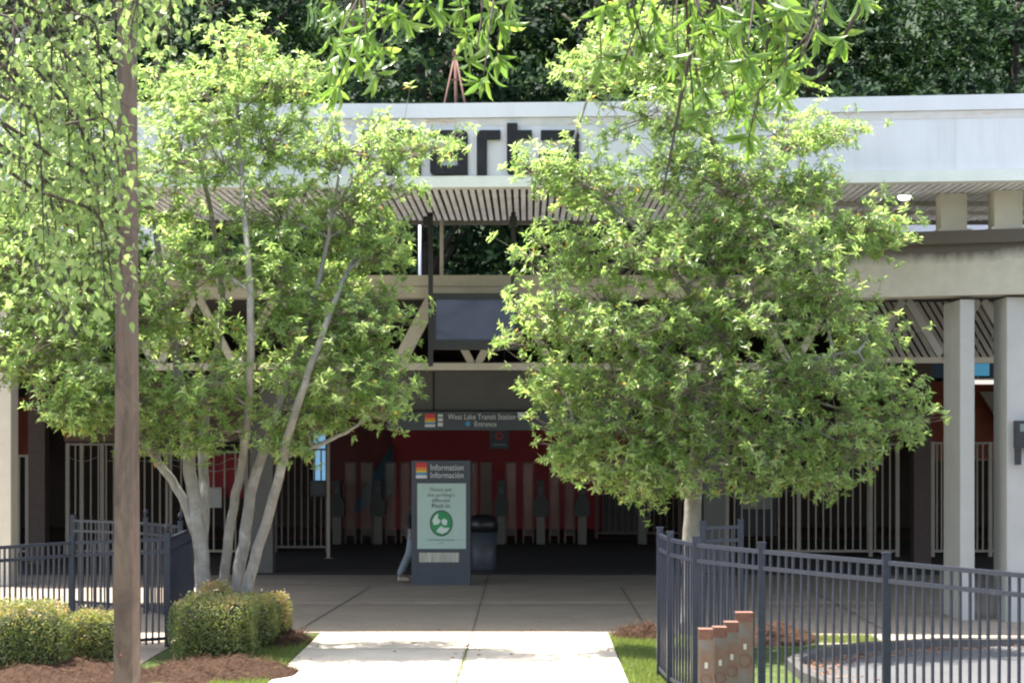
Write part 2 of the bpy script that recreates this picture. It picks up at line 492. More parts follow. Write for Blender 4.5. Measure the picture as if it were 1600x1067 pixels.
# road and kerb on the right
edge = [(22, 24.5), (9, 24.5), (6.2, 24.45), (4.9, 24.3), (4.0, 23.85), (3.3, 23.1), (2.95, 22.2), (2.95, 21.0), (3.25, 18.9), (3.7, 16.9), (4.7, 14.6), (5.4, 12), (5.5, -5)]
b = MB(); b.sheet(edge + [(22, -5)], 0.004)
tag(b.build('road', M['asphalt']), kind='structure')
b = MB()
kv, kf = [], []
for k, (x, y) in enumerate(edge):
    p0 = Vector(edge[max(k - 1, 0)]); p1 = Vector(edge[min(k + 1, len(edge) - 1)])
    d = (p1 - p0).normalized(); nn = Vector((d.y, -d.x))
    for off, z in ((0, 0.0), (0.012, 0.09), (0.15, 0.10), (0.155, 0.0)):
        kv.append((x + nn.x * off, y + nn.y * off, z))
for k in range(len(edge) - 1):
    for j in range(3):
        a = k * 4 + j
        kf.append((a, a + 1, a + 5, a + 4))
b.add(kv, kf)
tag(b.build('kerb', M['kerb']), kind='structure')

# ---------------------------------------------------------------- leaves
def norm(a):
    return a / np.maximum(np.linalg.norm(a, axis=1, keepdims=True), 1e-9)

T_SIMPLE = (np.array([[0, 0, 0], [.45, -.5, .10], [.5, 0, -.02], [.45, .5, .10], [1, 0, -.10]]),
            np.array([[0, 2, 1], [2, 4, 1], [0, 3, 2], [2, 3, 4]]))
T_LONG = (np.array([[0, 0, 0], [.25, -.34, .05], [.25, 0, 0], [.25, .34, .05], [.6, -.5, .03], [.6, 0, -.03], [.6, .5, .03],
                    [.85, -.27, -.04], [.85, 0, -.09], [.85, .27, -.04], [1, 0, -.17]]),
          np.array([[0, 2, 1], [0, 3, 2], [1, 2, 5], [1, 5, 4], [2, 3, 6], [2, 6, 5], [4, 5, 8], [4, 8, 7], [5, 6, 9], [5, 9, 8], [7, 8, 10], [8, 9, 10]]))
T_OVATE = (np.array([[0, 0, 0], [.16, -.40, .05], [.3, 0, -.02], [.16, .40, .05], [.42, -.5, .05], [.42, .5, .05], [.72, -.25, -.02], [.72, .25, -.02], [1, 0, -.12]]),
           np.array([[0, 2, 1], [0, 3, 2], [1, 2, 4], [2, 3, 5], [4, 2, 6], [2, 5, 7], [2, 7, 6], [6, 7, 8]]))
T_BLADE = (np.array([[0, -.5, 0], [0, .5, 0], [.6, -.35, .05], [.6, .35, .05], [1, 0, .2]]), np.array([[0, 1, 3], [0, 3, 2], [2, 3, 4]]))

def leaves(name, pos, axis, nrm, length, width, tint, m, parent=None, tpl=T_SIMPLE, smooth=False):
    tv, tf = tpl
    N, k = len(pos), len(tv)
    axis = norm(axis)
    nrm = norm(nrm - axis * np.sum(nrm * axis, axis=1, keepdims=True))
    side = np.cross(axis, nrm)
    L = np.broadcast_to(np.asarray(length, float), (N,))[:, None, None]
    W = np.broadcast_to(np.asarray(width, float), (N,))[:, None, None]
    P = pos[:, None, :] + axis[:, None, :] * (tv[None, :, 0:1] * L) + side[:, None, :] * (tv[None, :, 1:2] * W) + nrm[:, None, :] * (tv[None, :, 2:3] * L)
    if parent is not None: P = P - origin(parent)
    Fi = (tf[None] + (np.arange(N) * k)[:, None, None]).reshape(-1)
    me = bpy.data.meshes.new(name)
    me.vertices.add(N * k)
    me.vertices.foreach_set("co", P.reshape(-1).astype(np.float32))
    nf = N * len(tf)
    me.loops.add(nf * 3)
    me.loops.foreach_set("vertex_index", Fi.astype(np.int32))
    me.polygons.add(nf)
    me.polygons.foreach_set("loop_start", np.arange(0, nf * 3, 3, dtype=np.int32))
    me.polygons.foreach_set("loop_total", np.full(nf, 3, dtype=np.int32))
    if smooth: me.polygons.foreach_set("use_smooth", np.ones(nf, dtype=bool))
    a = me.attributes.new("tint", 'FLOAT', 'POINT')
    a.data.foreach_set("value", np.repeat(tint, k).astype(np.float32))
    me.materials.append(m)
    me.update(calc_edges=True)
    o = bpy.data.objects.new(name, me)
    col.objects.link(o)
    if parent is not None: o.parent = parent
    return o

def rosettes(C, D, nmin, nmax, tmin=35, tmax=100, droop=0.22, back=0.07):
    """whorls of leaves round shoot tips C pointing along D"""
    cnt = rng.integers(nmin, nmax + 1, len(C))
    idx = np.repeat(np.arange(len(C)), cnt)
    d = norm(D)[idx]
    ref = np.where(np.abs(d[:, 2:3]) > 0.9, np.array([[1., 0, 0]]), np.array([[0, 0, 1.]]))
    e1 = norm(np.cross(d, ref)); e2 = np.cross(d, e1)
    N = len(idx)
    ph = rng.uniform(0, 2 * np.pi, N)
    th = np.radians(rng.uniform(tmin, tmax, N))[:, None]
    ax = np.cos(th) * d + np.sin(th) * (e1 * np.cos(ph)[:, None] + e2 * np.sin(ph)[:, None])
    ax[:, 2] -= droop * rng.uniform(0.3, 1.5, N)
    pos = C[idx] - d * (rng.uniform(0, 1, N) * back)[:, None]
    nr = d + rng.normal(0, 0.25, (N, 3))
    return pos, ax, nr, idx

def resample(pts, n):
    pts = np.array(pts); seg = np.linalg.norm(np.diff(pts, axis=0), axis=1); s = np.concatenate([[0], np.cumsum(seg)])
    u = np.linspace(0, s[-1], n)
    return np.stack([np.interp(u, s, pts[:, k]) for k in range(3)], axis=1)

def smooth_path(pts, n):
    p = resample(pts, n)
    for _ in range(max(1, n // 6)):
        p[1:-1] = (p[:-2] + 2 * p[1:-1] + p[2:]) / 4
    return p

def grown_tree(name, label, cat, Y0, trunks, blobs, dens, leafm, group=None, leaf=(0.05, 0.11), wid=0.029, depth_cap=2.1, bark='bark', ros=(9, 15)):
    """trunks: list of (pixel path with depth offset, r0, r1); blobs: pixel ellipses (cx, cy, rx, ry, depth offset, density)"""
    base = at(*trunks[0][0][0][:2], Y0)
    root = thing(name, (base[0], Y0, 0), label, cat, group)
    wood = MB(); skel = []
    for path, r0, r1 in trunks:
        P = [at(p[0], p[1], Y0 + (p[2] if len(p) > 2 else 0)) for p in path]
        n = max(8, len(P) * 4)
        Q = smooth_path(P, n)
        Q[1:-1] += rng.normal(0, 0.006, (n - 2, 3))
        wood.tube(Q, np.linspace(r0, r1, n) * (1 + 0.25 * np.exp(-np.arange(n) * 0.9) * (r0 > 0.07)), 10)
        skel += [(q, r) for q, r in zip(Q, np.linspace(r0, r1, n))]
    C, D, TW = [], [], MB()
    sk = np.array([q for q, _ in skel])
    limbs = []
    for bl in blobs:
        cx, cy, rx, ry = bl[:4]
        yo = bl[4] if len(bl) > 4 else 0.0
        dn = bl[5] if len(bl) > 5 else 1.0
        rx, ry = rx * .9, ry * .9
        c = at(cx, cy, Y0 + yo); s = F / (Y0 + yo)
        rad = np.array([rx / s, min(depth_cap, 0.95 * 0.5 * (rx + ry) / s + 0.15), ry / s])
        # limb from the trunk system to the blob's middle
        lim = c[2] - 0.15 if c[2] > 4.0 else c[2] + 0.5
        cand = sk[sk[:, 2] < lim] if (sk[:, 2] < lim).any() else sk
        j = cand[np.argmin(np.linalg.norm((cand - c) * np.array([1, 1, 0.8]), axis=1))]
        mid = (j + c) / 2 + np.array([0, 0, 0.08]) + rng.normal(0, 0.06, 3)
        Q = smooth_path([j, mid, c], 9)
        wood.tube(Q, np.linspace(0.022, 0.011, 9), 6)
        limb_pts = Q[3:]
        nb = max(3, int(dn * dens * (rad[0] * rad[2] * 2.2 + 0.35)))
        for _ in range(nb):
            u = rng.normal(0, 1, 3); u /= np.linalg.norm(u)
            if u[2] < -0.55 and rng.random() < 0.6: u[2] *= -0.5
            bc = c + u * rad * (0.35 + 0.65 * rng.random() ** 0.55)
            out = u * np.array([1, 1, 0.5]) + np.array([0, 0, 0.35]); out /= np.linalg.norm(out)
            a = limb_pts[np.argmin(np.linalg.norm(limb_pts - bc, axis=1))]
            Q = np.array([a, (a + bc) / 2 + rng.normal(0, 0.05, 3), bc])
            TW.tube(Q, [0.010, 0.007, 0.005], 4, cap=False)
            nr = rng.integers(6, 12)
            w = np.cross(out, [0, 0, 1.0]); w /= max(np.linalg.norm(w), 1e-6)
            for _ in range(nr):
                o = out * rng.normal(0.05, 0.17) + w * rng.normal(0, 0.19) + np.array([0, 0, rng.normal(0.03, 0.085)])
                p = bc + o
                d = out * 0.7 + np.array([0, 0, 0.55]) + rng.normal(0, 0.35, 3)
                C.append(p); D.append(d)
                TW.tube([bc - out * 0.06, p - d / np.linalg.norm(d) * 0.03], [0.0042, 0.0026], 3, cap=False)
    C, D = np.array(C), np.array(D)
    pos, ax, nr, idx = rosettes(C, D, *ros)
    N = len(pos)
    ct = rng.uniform(0.05, 0.85, len(C))
    tint = np.clip(ct[idx] * 0.62 + rng.uniform(-.05, 0.42, N), 0, 0.92)
    odd = rng.random(N) < 0.02
    tint[odd] = rng.uniform(0.95, 1, odd.sum())
    L = rng.uniform(*leaf, N)
    wood.build('trunk', M[bark], root)
    TW.build('twigs', M['twig'], root)
    leaves('crown', pos, ax, nr, L, L / leaf[1] * wid * rng.uniform(0.8, 1.2, N), tint, M[leafm], root)
    return root, N

# ---------------------------------------------------------------- the station
STATION = thing('station_building', (0, 33, 0), 'long white-roofed concrete station entrance with grey columns behind the two leafy trees', 'station')
S0 = 118.0
def zz(z): return H_CAM + (z - H_CAM) * 110 / S0
ZT, ZB = zz(7.227), zz(6.03)
keys = [(-260, 157), (400, 162), (650, 162), (1000, 158.3), (1600, 146.5), (1900, 141)]
fx = []
for px, yt in keys:
    s = S0 * (682 - yt) / 520
    fx.append(((px - CX) / s, F / s))
def fascia(name, prof, m):
    """profile of (y offset, z) extruded along the canopy's front line"""
    b = MB(); n = len(prof)
    V = [(x, y + o, z) for x, y in fx for o, z in [(o, zz(z)) for o, z in prof]]
    Fc = [(k * n + j, k * n + (j + 1) % n, (k + 1) * n + (j + 1) % n, (k + 1) * n + j) for k in range(len(fx) - 1) for j in range(n)]
    Fc += [tuple(range(n)), tuple((len(fx) - 1) * n + j for j in range(n))]
    b.add(V, Fc)
    return b.build(name, m, STATION)
fascia('fascia_cap', [(0, 7.02), (0, 7.227), (0.35, 7.227), (0.35, 7.02)], M['white_panel'])
fascia('fascia_band', [(0.05, 6.905), (0.03, 7.017), (0.30, 7.017), (0.30, 6.905)], M['rust_band'])
PANEL = fascia('fascia_panel', [(0.045, 6.20), (0.045, 6.902), (0.28, 6.902), (0.28, 6.20)], M['fascia'])
fascia('fascia_lip', [(-0.02, 6.03), (-0.02, 6.19), (0.25, 6.19), (0.25, 6.03)], M['lip'])
def fy(X):
    return np.interp(X, [p[0] for p in fx], [p[1] for p in fx])
# letters on the fascia
def letter(polys, x0, x1):
    b = MB()
    Y = float(fy(gx((x0 + x1) / 2, 27.1)))
    for poly in polys:
        b.prism([((px - CX) * Y / F, gz(py, Y)) for px, py in poly], Y - 0.03, Y + 0.046)
    return b.build('sign_letter', M['letter'], PANEL)
def arc(cx, cy, r, a0, a1, n=5):
    return [(cx + r * math.cos(R(a0 + (a1 - a0) * k / n)), cy + r * math.sin(R(a0 + (a1 - a0) * k / n))) for k in range(n + 1)]
T0, B0, W = 204, 273, 16
def let_a(x0, x1):
    top = [(x0 + 3, T0)] + arc(x1 - 8, T0 + 8, 8, -90, 0) + [(x1, B0), (x1 - W, B0), (x1 - W, T0 + 15), (x0 + 3, T0 + 15)]
    low = [(x1 - W - .05, B0)] + arc(x0 + 6, B0 - 6, 6, 90, 180) + arc(x0 + 6, 240, 6, 180, 270) + [(x1 - W - .05, 234), (x1 - W - .05, 247), (x0 + 15, 247), (x0 + 15, 259), (x1 - W - .05, 259)]
    return [top, low]
letter([[(562, B0)] + arc(570, T0 + 8, 8, 180, 270) + [(578, T0), (578, B0)], [(578.05, T0), (658, T0), (658, T0 + 15), (578.05, T0 + 15)],
        [(604, T0 + 15.05), (620, T0 + 15.05), (620, B0), (604, B0)], [(642, T0 + 15.05), (658, T0 + 15.05), (658, B0), (642, B0)]], 562, 658)
letter(let_a(672, 731), 672, 731)
letter([[(745, B0)] + arc(753, T0 + 8, 8, 180, 270) + [(782, T0), (782, T0 + 14), (761, T0 + 14), (761, B0)]], 745, 782)
letter([[(792, 193), (808.5, 193), (808.5, T0), (831, T0), (831, T0 + 13), (808.5, T0 + 13), (808.5, 259), (831, 259), (831, B0)] + arc(799, B0 - 7, 7, 90, 180)], 792, 831)
letter(let_a(842, 905), 842, 905)

# panel seams on the fascia
k = 0
for px in range(-150, 1750, 148):
    X = gx(px, 27.1); Y = float(fy(X))
    b = MB(); b.box(X - .005, Y + .038, zz(6.205), X + .005, Y + .0452, zz(6.895)); b.build('panel_seam', M['lip'], PANEL)
# roof deck and slatted soffit
XL, XR = -12.5, 11.5
YB = 31.4
ZC = ZB + 0.02      # soffit height
b = MB()
xs = np.linspace(XL, XR, 40)
V = []
for x in xs:
    V += [(x, fy(x) + 0.3, ZC + .3), (x, YB + .1, ZC + .3), (x, YB + .1, ZC + .8), (x, fy(x) + 0.3, ZC + .8)]
Fc = [(4 * k + j, 4 * k + (j + 1) % 4, 4 * k + 4 + (j + 1) % 4, 4 * k + 4 + j) for k in range(39) for j in range(4)] + [(0, 1, 2, 3), (156, 157, 158, 159)]
b.add(V, Fc)
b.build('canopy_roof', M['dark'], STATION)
b = MB()
x = XL
while x < XR:
    w = 0.062 + rng.normal(0, 0.002)
    z = ZC + rng.normal(0, 0.003)
    b.box(x, float(fy(x)) + 0.28, z, x + w, YB, z + 0.03)
    x += 0.0985
b.build('slat_ceiling', M['plank'], STATION)
b = MB()
for y in (28.5, 30.0):
    b = MB(); b.box(XL, y, ZC + .05, XR, y + 0.12, ZC + .15); b.build('ceiling_batten', M['darkcol'], STATION)
for y in (28.9, 30.1):
    b = MB(); b.box(3.6, y, ZC - .05, XR, y + .14, ZC - .004); b.build('ceiling_batten', M['slat'], STATION)
b = MB(); b.box(XL, YB + .005, ZC - .06, XR, YB + 0.09, ZC + .29)
b.build('ceiling_batten', M['darkcol'], STATION)
# struts holding the canopy
for p, q in (((292, 335), (234, 436)), ((1241, 335), (1294, 436))):
    b = MB(); b.tube([at(*p, 30.4), at(*q, 30.4)], 0.15, 14); b.build('strut', M['white_panel'], STATION)
# parapets seen through the gap at the canopy's back
b = MB(); b.box(gx(1375, 34.4), 34.4, 5.94, 10.5, 34.7, 6.40); b.build('parapet', M['white_panel'], STATION)
b = MB(); b.pbox(-100, 352, 243, 388, 34.6, 0.2); b.build('parapet', M['white_panel'], STATION)
# the cross beam in the middle and its truss
YM = 30.9
b = MB()
b.pbox(150, 430, 1330, 447, YM, 0.5); b.pbox(150, 448, 1330, 465, YM + 0.02, 0.46)
b.build('beam', M['beige'], STATION)
b = MB(); b.pbox(150, 567, 1360, 578, YM, 0.25); b.build('truss_chord', M['beige'], STATION)
for k in range(-4, 6):
    xb = 742 + 124 * k
    if 180 < xb < 1340:
        wd = 0.21 if xb == 618 else 0.11
        for sgn in (-1, 1):
            if xb == 618 and sgn < 0: continue
            b = MB(); b.bar(at(xb + sgn * 5, 568, YM + .12), at(xb + sgn * 60, 464, YM + .12), wd, 0.12, up=(0, 1, 0))
            b.build('truss_diagonal', M['beige'], STATION)
# right-hand beam on its columns
def prail(name, m, p0, p1, d):
    """beam between two stations, each (px, y_top, y_bottom, Y)"""
    b = MB(); V = []
    for px, yt, yb, Y in (p0, p1):
        for yy, dd in ((yb, 0), (yt, 0), (yt, d), (yb, d)):
            q = at(px, yy, Y); V.append((q[0], Y + dd, q[2]))
    b.add(V, [(0, 1, 2, 3), (4, 5, 6, 7)] + [(j, (j + 1) % 4, 4 + (j + 1) % 4, 4 + j) for j in range(4)])
    return b.build(name, m, STATION)
prail('beam', M['beam'], (1318, 386, 466, 28.5), (1720, 374, 456, 26.9), 0.6)
prail('beam_cornice', M['beam'], (1312, 366, 385.5, 28.38), (1720, 353, 373.5, 26.78), 0.85)
COLS = [(1500, 1523, 467.5, 27.82, 1.1, 'col'), (1573, 1628, 464, 27.55, 0.78, 'col'), (-34, 17, 470, 34.2, 0.5, 'colbeige')]
for x0, x1, yt, Y, d, m in COLS:
    b = MB(); b.box(gx(x0, Y), Y, 0, gx(x1, Y), Y + d, gz(yt, Y)); b.build('column', M[m], STATION, 0.012)
for x0, x1, yb, Y in ((1471, 1511, 364, 27.85), (1554, 1598, 361, 27.5)):
    b = MB(); b.box(gx(x0, Y), Y, gz(yb + 6, Y), gx(x1, Y), Y + 0.38, ZC - .005); b.box(gx(x0 - 6, Y), Y - 0.06, gz(yb + 6, Y), gx(x1 + 6, Y), Y + 0.5, gz(yb - 6, Y))
    b.build('column_stub', M['colbeige'], STATION)
# right truss, its chord and the slatted roof slope behind it
YR = 33.2
b = MB(); b.pbox(1345, 558, 1750, 567, YR, 0.2); b.build('truss_chord', M['beige'], STATION)
for (x0, y0, x1, y1) in ((1416, 466, 1472, 560), (1474, 560, 1530, 466), (1362, 560, 1412, 466), (1534, 466, 1590, 560), (1592, 560, 1648, 466)):
    b = MB(); b.bar(at(x0, y0, YR + .1), at(x1, y1, YR + .1), 0.12, 0.12, up=(0, 1, 0)); b.build('truss_diagonal', M['col'], STATION)
b = MB()
for k in range(30):
    x = 1290 + 11.5 * k
    b.bar(at(x, 466, YR + .55 + 0.02 * (k % 2)), at(x + 58, 566, YR + .9 + 0.02 * (k % 2)), 0.07, 0.03, up=(0, 1, 0))
b.build('slat_screen', M['slat'], STATION)
# low roof over the gate hall
b = MB()
b.box(-6.2, YM + 0.52, 4.60, 4.9, 57.5, 4.86)
b.box(-18, 34.5, 4.72, -6.205, 57.5, 5.0)
b.box(4.905, 31.2, 4.72, 18, 57.5, 5.0)
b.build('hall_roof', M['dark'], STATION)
# walls of the hall
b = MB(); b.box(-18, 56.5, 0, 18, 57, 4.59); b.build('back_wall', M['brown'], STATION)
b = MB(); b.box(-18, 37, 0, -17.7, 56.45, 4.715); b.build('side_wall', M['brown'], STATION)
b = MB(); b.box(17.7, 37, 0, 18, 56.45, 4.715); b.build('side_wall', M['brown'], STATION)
b = MB(); b.box(gx(612, 55), 55, 0.02, gx(1010, 55), 55.2, gz(655, 55)); b.build('red_wall', M['red'], STATION)
b = MB(); b.box(gx(512, 55), 55.25, 0.02, gx(611, 55), 55.45, gz(650, 55)); b.build('wall_panel', M['redbrown'], STATION)
def poly_px(name, poly, Y, d, m):
    b = MB(); b.prism([(gx(px, Y), gz(py, Y)) for px, py in poly], Y, Y + d); return b.build(name, m, STATION)
poly_px('mural_stripe', [(614, 690), (614, 770), (556, 800), (548, 798)], 54.7, 0.04, M['mural_blue'])
poly_px('wall_panel', [(17, 620), (44, 620), (44, 712), (17, 712)], 54, 0.2, M['orange'])
poly_px('wall_panel', [(1450, 596), (1560, 596), (1560, 720), (1450, 720)], 53.5, 0.2, M['orange'])
poly_px('beige_triangle', [(1532, 612), (1580, 612), (1580, 690)], 52.5, 0.15, M['colbeige'])  # plain beige triangle in front of the orange panel
b = MB(); b.pbox(100, 596, 392, 690, 44.5, 0.2); b.build('wall_panel', M['brownwall'], STATION)
b = MB(); b.pbox(404, 580, 1130, 641, 36.2, 0.25); b.build('lintel_panel', M['darkcol'], STATION)
b = MB(); b.pbox(676, 580, 679, 641, 36.19, 0.05); b.build('panel_joint', M['dark'], STATION)
for x0, x1, yt, Y, m in ((390, 426, 641, 37.6, 'darkcol'), (1100, 1134, 641, 37.6, 'darkcol'), (1428, 1455, 568, 40, 'brown'), (44, 70, 570, 40, 'brown')):
    b = MB(); b.box(gx(x0, Y), Y, 0, gx(x1, Y), Y + 0.4, gz(yt, Y)); b.build('pier', M[m], STATION)
for x0, x1 in ((1455, 1478), (1546, 1562)):
    b = MB(); b.pbox(x0, 566, x1, 590, 43, 0.1); b.build('blue_band', M['bluedark'], STATION)
b = MB(); b.pbox(1500, 567, 1546, 587, 43, 0.1); b.build('blue_window', M['blueglow'], STATION)  # the blue band, with emission added to keep it bright
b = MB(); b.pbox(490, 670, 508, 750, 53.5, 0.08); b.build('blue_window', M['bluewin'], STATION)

# hanging signs, lamps and screen
def text(s, size, p, m, parent, align='LEFT', name='lettering', xs=1.0, ext=0.002):
    cu = bpy.data.curves.new('t', 'FONT')
    cu.body = s; cu.size = size; cu.align_x = align; cu.extrude = ext; cu.space_character = 1.03
    o = bpy.data.objects.new('t', cu); col.objects.link(o)
    bpy.context.view_layer.update()
    me = bpy.data.meshes.new_from_object(o.evaluated_get(bpy.context.evaluated_depsgraph_get()))
    bpy.data.objects.remove(o)
    off = origin(parent)
    Mx = Matrix.Translation(Vector(p) - Vector(off)) @ Matrix.Rotation(R(90), 4, 'X') @ Matrix.Diagonal((xs, 1, 1, 1))
    me.transform(Mx)
    me.materials.clear(); me.materials.append(m)
    q = bpy.data.objects.new(name, me); col.objects.link(q); q.parent = parent
    return q
def rainbow(parent, x0, x1, z0, z1, y):
    h = z1 - z0
    b = MB()
    for k, (lo, hi) in enumerate(((0.70, 0.98), (0.52, 0.69), (0.36, 0.51), (0.22, 0.35), (0.0, 0.20))):
        b.box(x0, y - 0.006, z0 + lo * h, x1, y, z0 + hi * h, k)
    b.build('rainbow_logo', [M['s_red'], M['s_orange'], M['s_yellow'], M['s_blue'], M['textwhite']], parent)

YS = 35.9
SIGN = thing('entrance_sign', (gx(785, YS), YS, gz(672, YS)), 'wide dark blue sign with white lettering hanging over the entrance', 'sign')
b = MB(); b.pbox(604, 643, 985, 672, YS, 0.12); b.build('sign_board', M['signblue'], SIGN)
rainbow(SIGN, gx(664, YS), gx(680, YS), gz(667, YS), gz(646, YS), YS - .001)
b = MB()
for y0, y1 in ((647, 651), (653, 658), (660, 666)):
    b.pbox(684, y0, 692, y1, YS - .006, 0.005)
b.build('pictogram', M['textwhite'], SIGN)
text('West Lake Transit Station', 0.135, (gx(700, YS), YS - .004, gz(655, YS)), M['textwhite'], SIGN, xs=0.80)
text('Entrance', 0.125, (gx(741, YS), YS - .004, gz(666, YS)), M['textwhite'], SIGN, xs=0.85)
b = MB(); b.pbox(809, 644, 824, 653, YS - .006, 0.005); b.build('pictogram', M['textwhite'], SIGN)
b = MB(); b.prism([(gx(731, YS) + .045 * math.cos(a), gz(662, YS) + .045 * math.sin(a)) for a in np.linspace(0, 6.28, 13)[:-1]], YS - .006, YS - .001)
b.build('access_symbol', M['s_blue'], SIGN)

YH = 46
HS = thing('hanging_notice', (gx(780, YH), YH, gz(700, YH)), 'small dark square sign with a red ring hanging before the red wall', 'sign')
b = MB(); b.pbox(765, 671, 795, 701, YH, 0.05); b.bar((gx(772, YH), YH + .02, gz(671, YH)), (gx(772, YH), YH + .02, 4.72), 0.02); b.bar((gx(788, YH), YH + .02, gz(671, YH)), (gx(788, YH), YH + .02, 4.72), 0.02)
b.build('sign_board', M['slate'], HS)
b = MB(); c = (gx(780, YH), gz(681, YH))
b.add([(c[0] + r * math.cos(a), YH - .004, c[1] + r * math.sin(a)) for r in (0.09, 0.06) for a in np.linspace(0, 2 * math.pi, 21)[:-1]],
      [(k, (k + 1) % 20, 20 + (k + 1) % 20, 20 + k) for k in range(20)]); b.build('red_ring', M['s_red'], HS)
b = MB(); b.pbox(770, 693, 790, 696, YH - .004, 0.003); b.build('text_bar', M['textgrey'], HS)

YV = 30.2
SCR = thing('display_screen', (gx(742, YV), YV, gz(545, YV)), 'large black-framed screen showing blue hung under the station canopy', 'screen')
b = MB()
b.pbox(676, 458, 812, 468, YV, 0.22); b.pbox(676, 531, 812, 546, YV, 0.22); b.pbox(676, 468, 681, 531, YV, 0.22); b.pbox(805, 468, 812, 531, YV, 0.22)
b.pbox(681, 468, 805, 531, YV + 0.06, 0.15)
b.build('screen_frame', M['black'], SCR)
b = MB(); b.pbox(681.3, 468.3, 804.7, 530.7, YV + 0.045, 0.01); b.build('screen_glass', M['screen'], SCR)
for px in (672.5, 802):
    b = MB(); b.bar((gx(px, YV), YV + .1, gz(572 if px < 700 else 458, YV)), (gx(px, YV), YV + .1, ZC + .02), 0.07, 0.07); b.build('hanger', M['black'], SCR)
for px in (668, 802):
    b = MB(); b.pbox(px - 6, 338, px + 6, 353, YV - .02, 0.12); b.build('hanger_bracket', M['black'], SCR)

CL = thing('ceiling_lamp', (*at(1413, 297, 28.0)[:2], ZC), 'small round white lamp glowing on the slatted canopy ceiling', 'lamp')
c = at(1413, 297, 28.0)
b = MB(); b.lathe((c[0], 28.0, ZC - .085), [(0.03, 0), (0.07, 0.012), (0.09, 0.04), (0.09, 0.06)], 16); b.build('lamp_glass', M['lamp'], CL)
b = MB(); b.lathe((c[0], 28.0, ZC - .024), [(0.10, 0), (0.10, 0.025)], 16); b.build('lamp_base', M['white_panel'], CL)
TL = thing('tube_lamp', (gx(1537, 44), 44, gz(600, 44)), 'lit tube lamp hanging between the two grey right columns', 'lamp')
b = MB(); b.tube([at(1519, 597, 44), at(1556, 597, 44)], 0.045, 10); b.build('lamp_tube', M['tube'], TL)
b = MB(); b.bar(at(1517, 592, 44), at(1558, 592, 44), 0.1, 0.04); b.bar(at(1528, 591, 44), (at(1528, 591, 44)[0], 44, 4.72), 0.02); b.bar(at(1550, 591, 44), (at(1550, 591, 44)[0], 44, 4.72), 0.02); b.build('lamp_housing', M['white_panel'], TL)

MAST = thing('roof_mast', (gx(710, 29.2), 29.2, 6.55), 'rusty three-legged mast standing on the white canopy roof', 'mast')
b = MB(); ap = at(711, 84, 29.2)
b.tube([at(711, 78, 29.2), (ap[0] + .03, 29.2, 6.55)], 0.022, 6); b.build('mast_pole', M['mast'], MAST)
for dx, dy in ((-0.28, -0.2), (0.28, -0.2), (0.0, 0.4)):
    b = MB(); b.tube([ap, (ap[0] + dx, 29.2 + dy, 6.55)], 0.015, 6); b.build('mast_leg', M['mast'], MAST)
b = MB(); b.bar(at(703, 125, 29.15), at(719, 125, 29.15), 0.02); b.build('mast_brace', M['mast'], MAST)
b = MB(); b.pbox(706, 80, 716, 88, 29.17, 0.06); b.build('mast_head', M['mast'], MAST)
WP = thing('thin_pole', (gx(656, 50), 50, 5.0), 'thin white pole seen under the canopy left of the hanging screen', 'pole')
b = MB(); b.tube([(gx(656, 50), 50, 5.0), (gx(656, 50), 50, 8)], 0.035, 8); b.build('shaft', M['white_panel'], WP)
b = MB(); b.box(gx(652, 50), 49.94, 5.0, gx(660, 50), 50.06, 5.03); b.build('base_plate', M['steel'], WP)
WP2 = thing('thin_pole', (gx(690, 31.25), 31.25, 4.9), 'thin beige pole seen under the canopy right beside the black hanger', 'pole')
b = MB(); b.tube([(gx(690, 31.25), 31.25, 4.7), (gx(690, 31.25), 31.25, ZC)], 0.03, 8); b.build('shaft', M['beige'], WP2)
b = MB(); b.box(gx(690, 31.25) - .06, 31.2, 4.87, gx(690, 31.25) + .06, 31.3, 4.9); b.build('base_plate', M['beige'], WP2)
WB = thing('wall_box', (gx(1595, 27.4), 27.4, gz(725, 27.4)), 'black box sign fixed to the right column at the picture edge', 'sign')
b = MB(); b.pbox(1588, 657, 1640, 700, 27.38, 0.16); b.build('box_body', M['black'], WB)
b = MB(); b.pbox(1588, 700.2, 1596, 726, 27.42, 0.1); b.build('box_bracket', M['black'], WB)
b = MB(); b.pbox(1594, 662, 1634, 674, 27.374, 0.004); b.build('box_face', M['textgrey'], WB)

# ---------------------------------------------------------------- information kiosk
YK = 34.4
KI = thing('information_kiosk', (gx(688, YK), YK, 0), 'slate blue information pillar with a pale green poster standing on the plaza', 'kiosk')
b = MB(); b.pbox(643, 719, 735, 915.0, YK, 0.30); b.build('body', M['slate'], KI, 0.012)
b = MB(); b.pbox(652, 755, 728, 857, YK - .012, 0.011); PO = b.build('poster', M['poster'], KI)
rainbow(KI, gx(650, YK), gx(667, YK), gz(747, YK), gz(722, YK), YK - .001)
text('Information', 0.145, (gx(672, YK), YK - .004, gz(734.5, YK)), M['textwhite'], KI, xs=0.80)
text('Información', 0.145, (gx(672, YK), YK - .004, gz(746.5, YK)), M['textwhite'], KI, xs=0.78)
for s, y, sz in (('Please put', 767, 0.088), ("the parking's", 775.5, 0.088), ('different', 784, 0.088)):
    text(s, sz, (gx(689, YK), YK - .016, gz(y, YK)), M['textgrey'], PO, 'CENTER')
text('Pitch In', 0.10, (gx(689, YK), YK - .016, gz(793, YK)), M['textdark'], PO, 'CENTER')
text('Cleanliness is community', 0.042, (gx(690, YK), YK - .016, gz(844, YK)), M['emgreen'], PO, 'CENTER')
text('pride', 0.042, (gx(690, YK), YK - .016, gz(849, YK)), M['textgrey'], PO, 'CENTER')
ec = (gx(689.5, YK), gz(817, YK)); er = (18 * YK / F, 20.5 * YK / F)
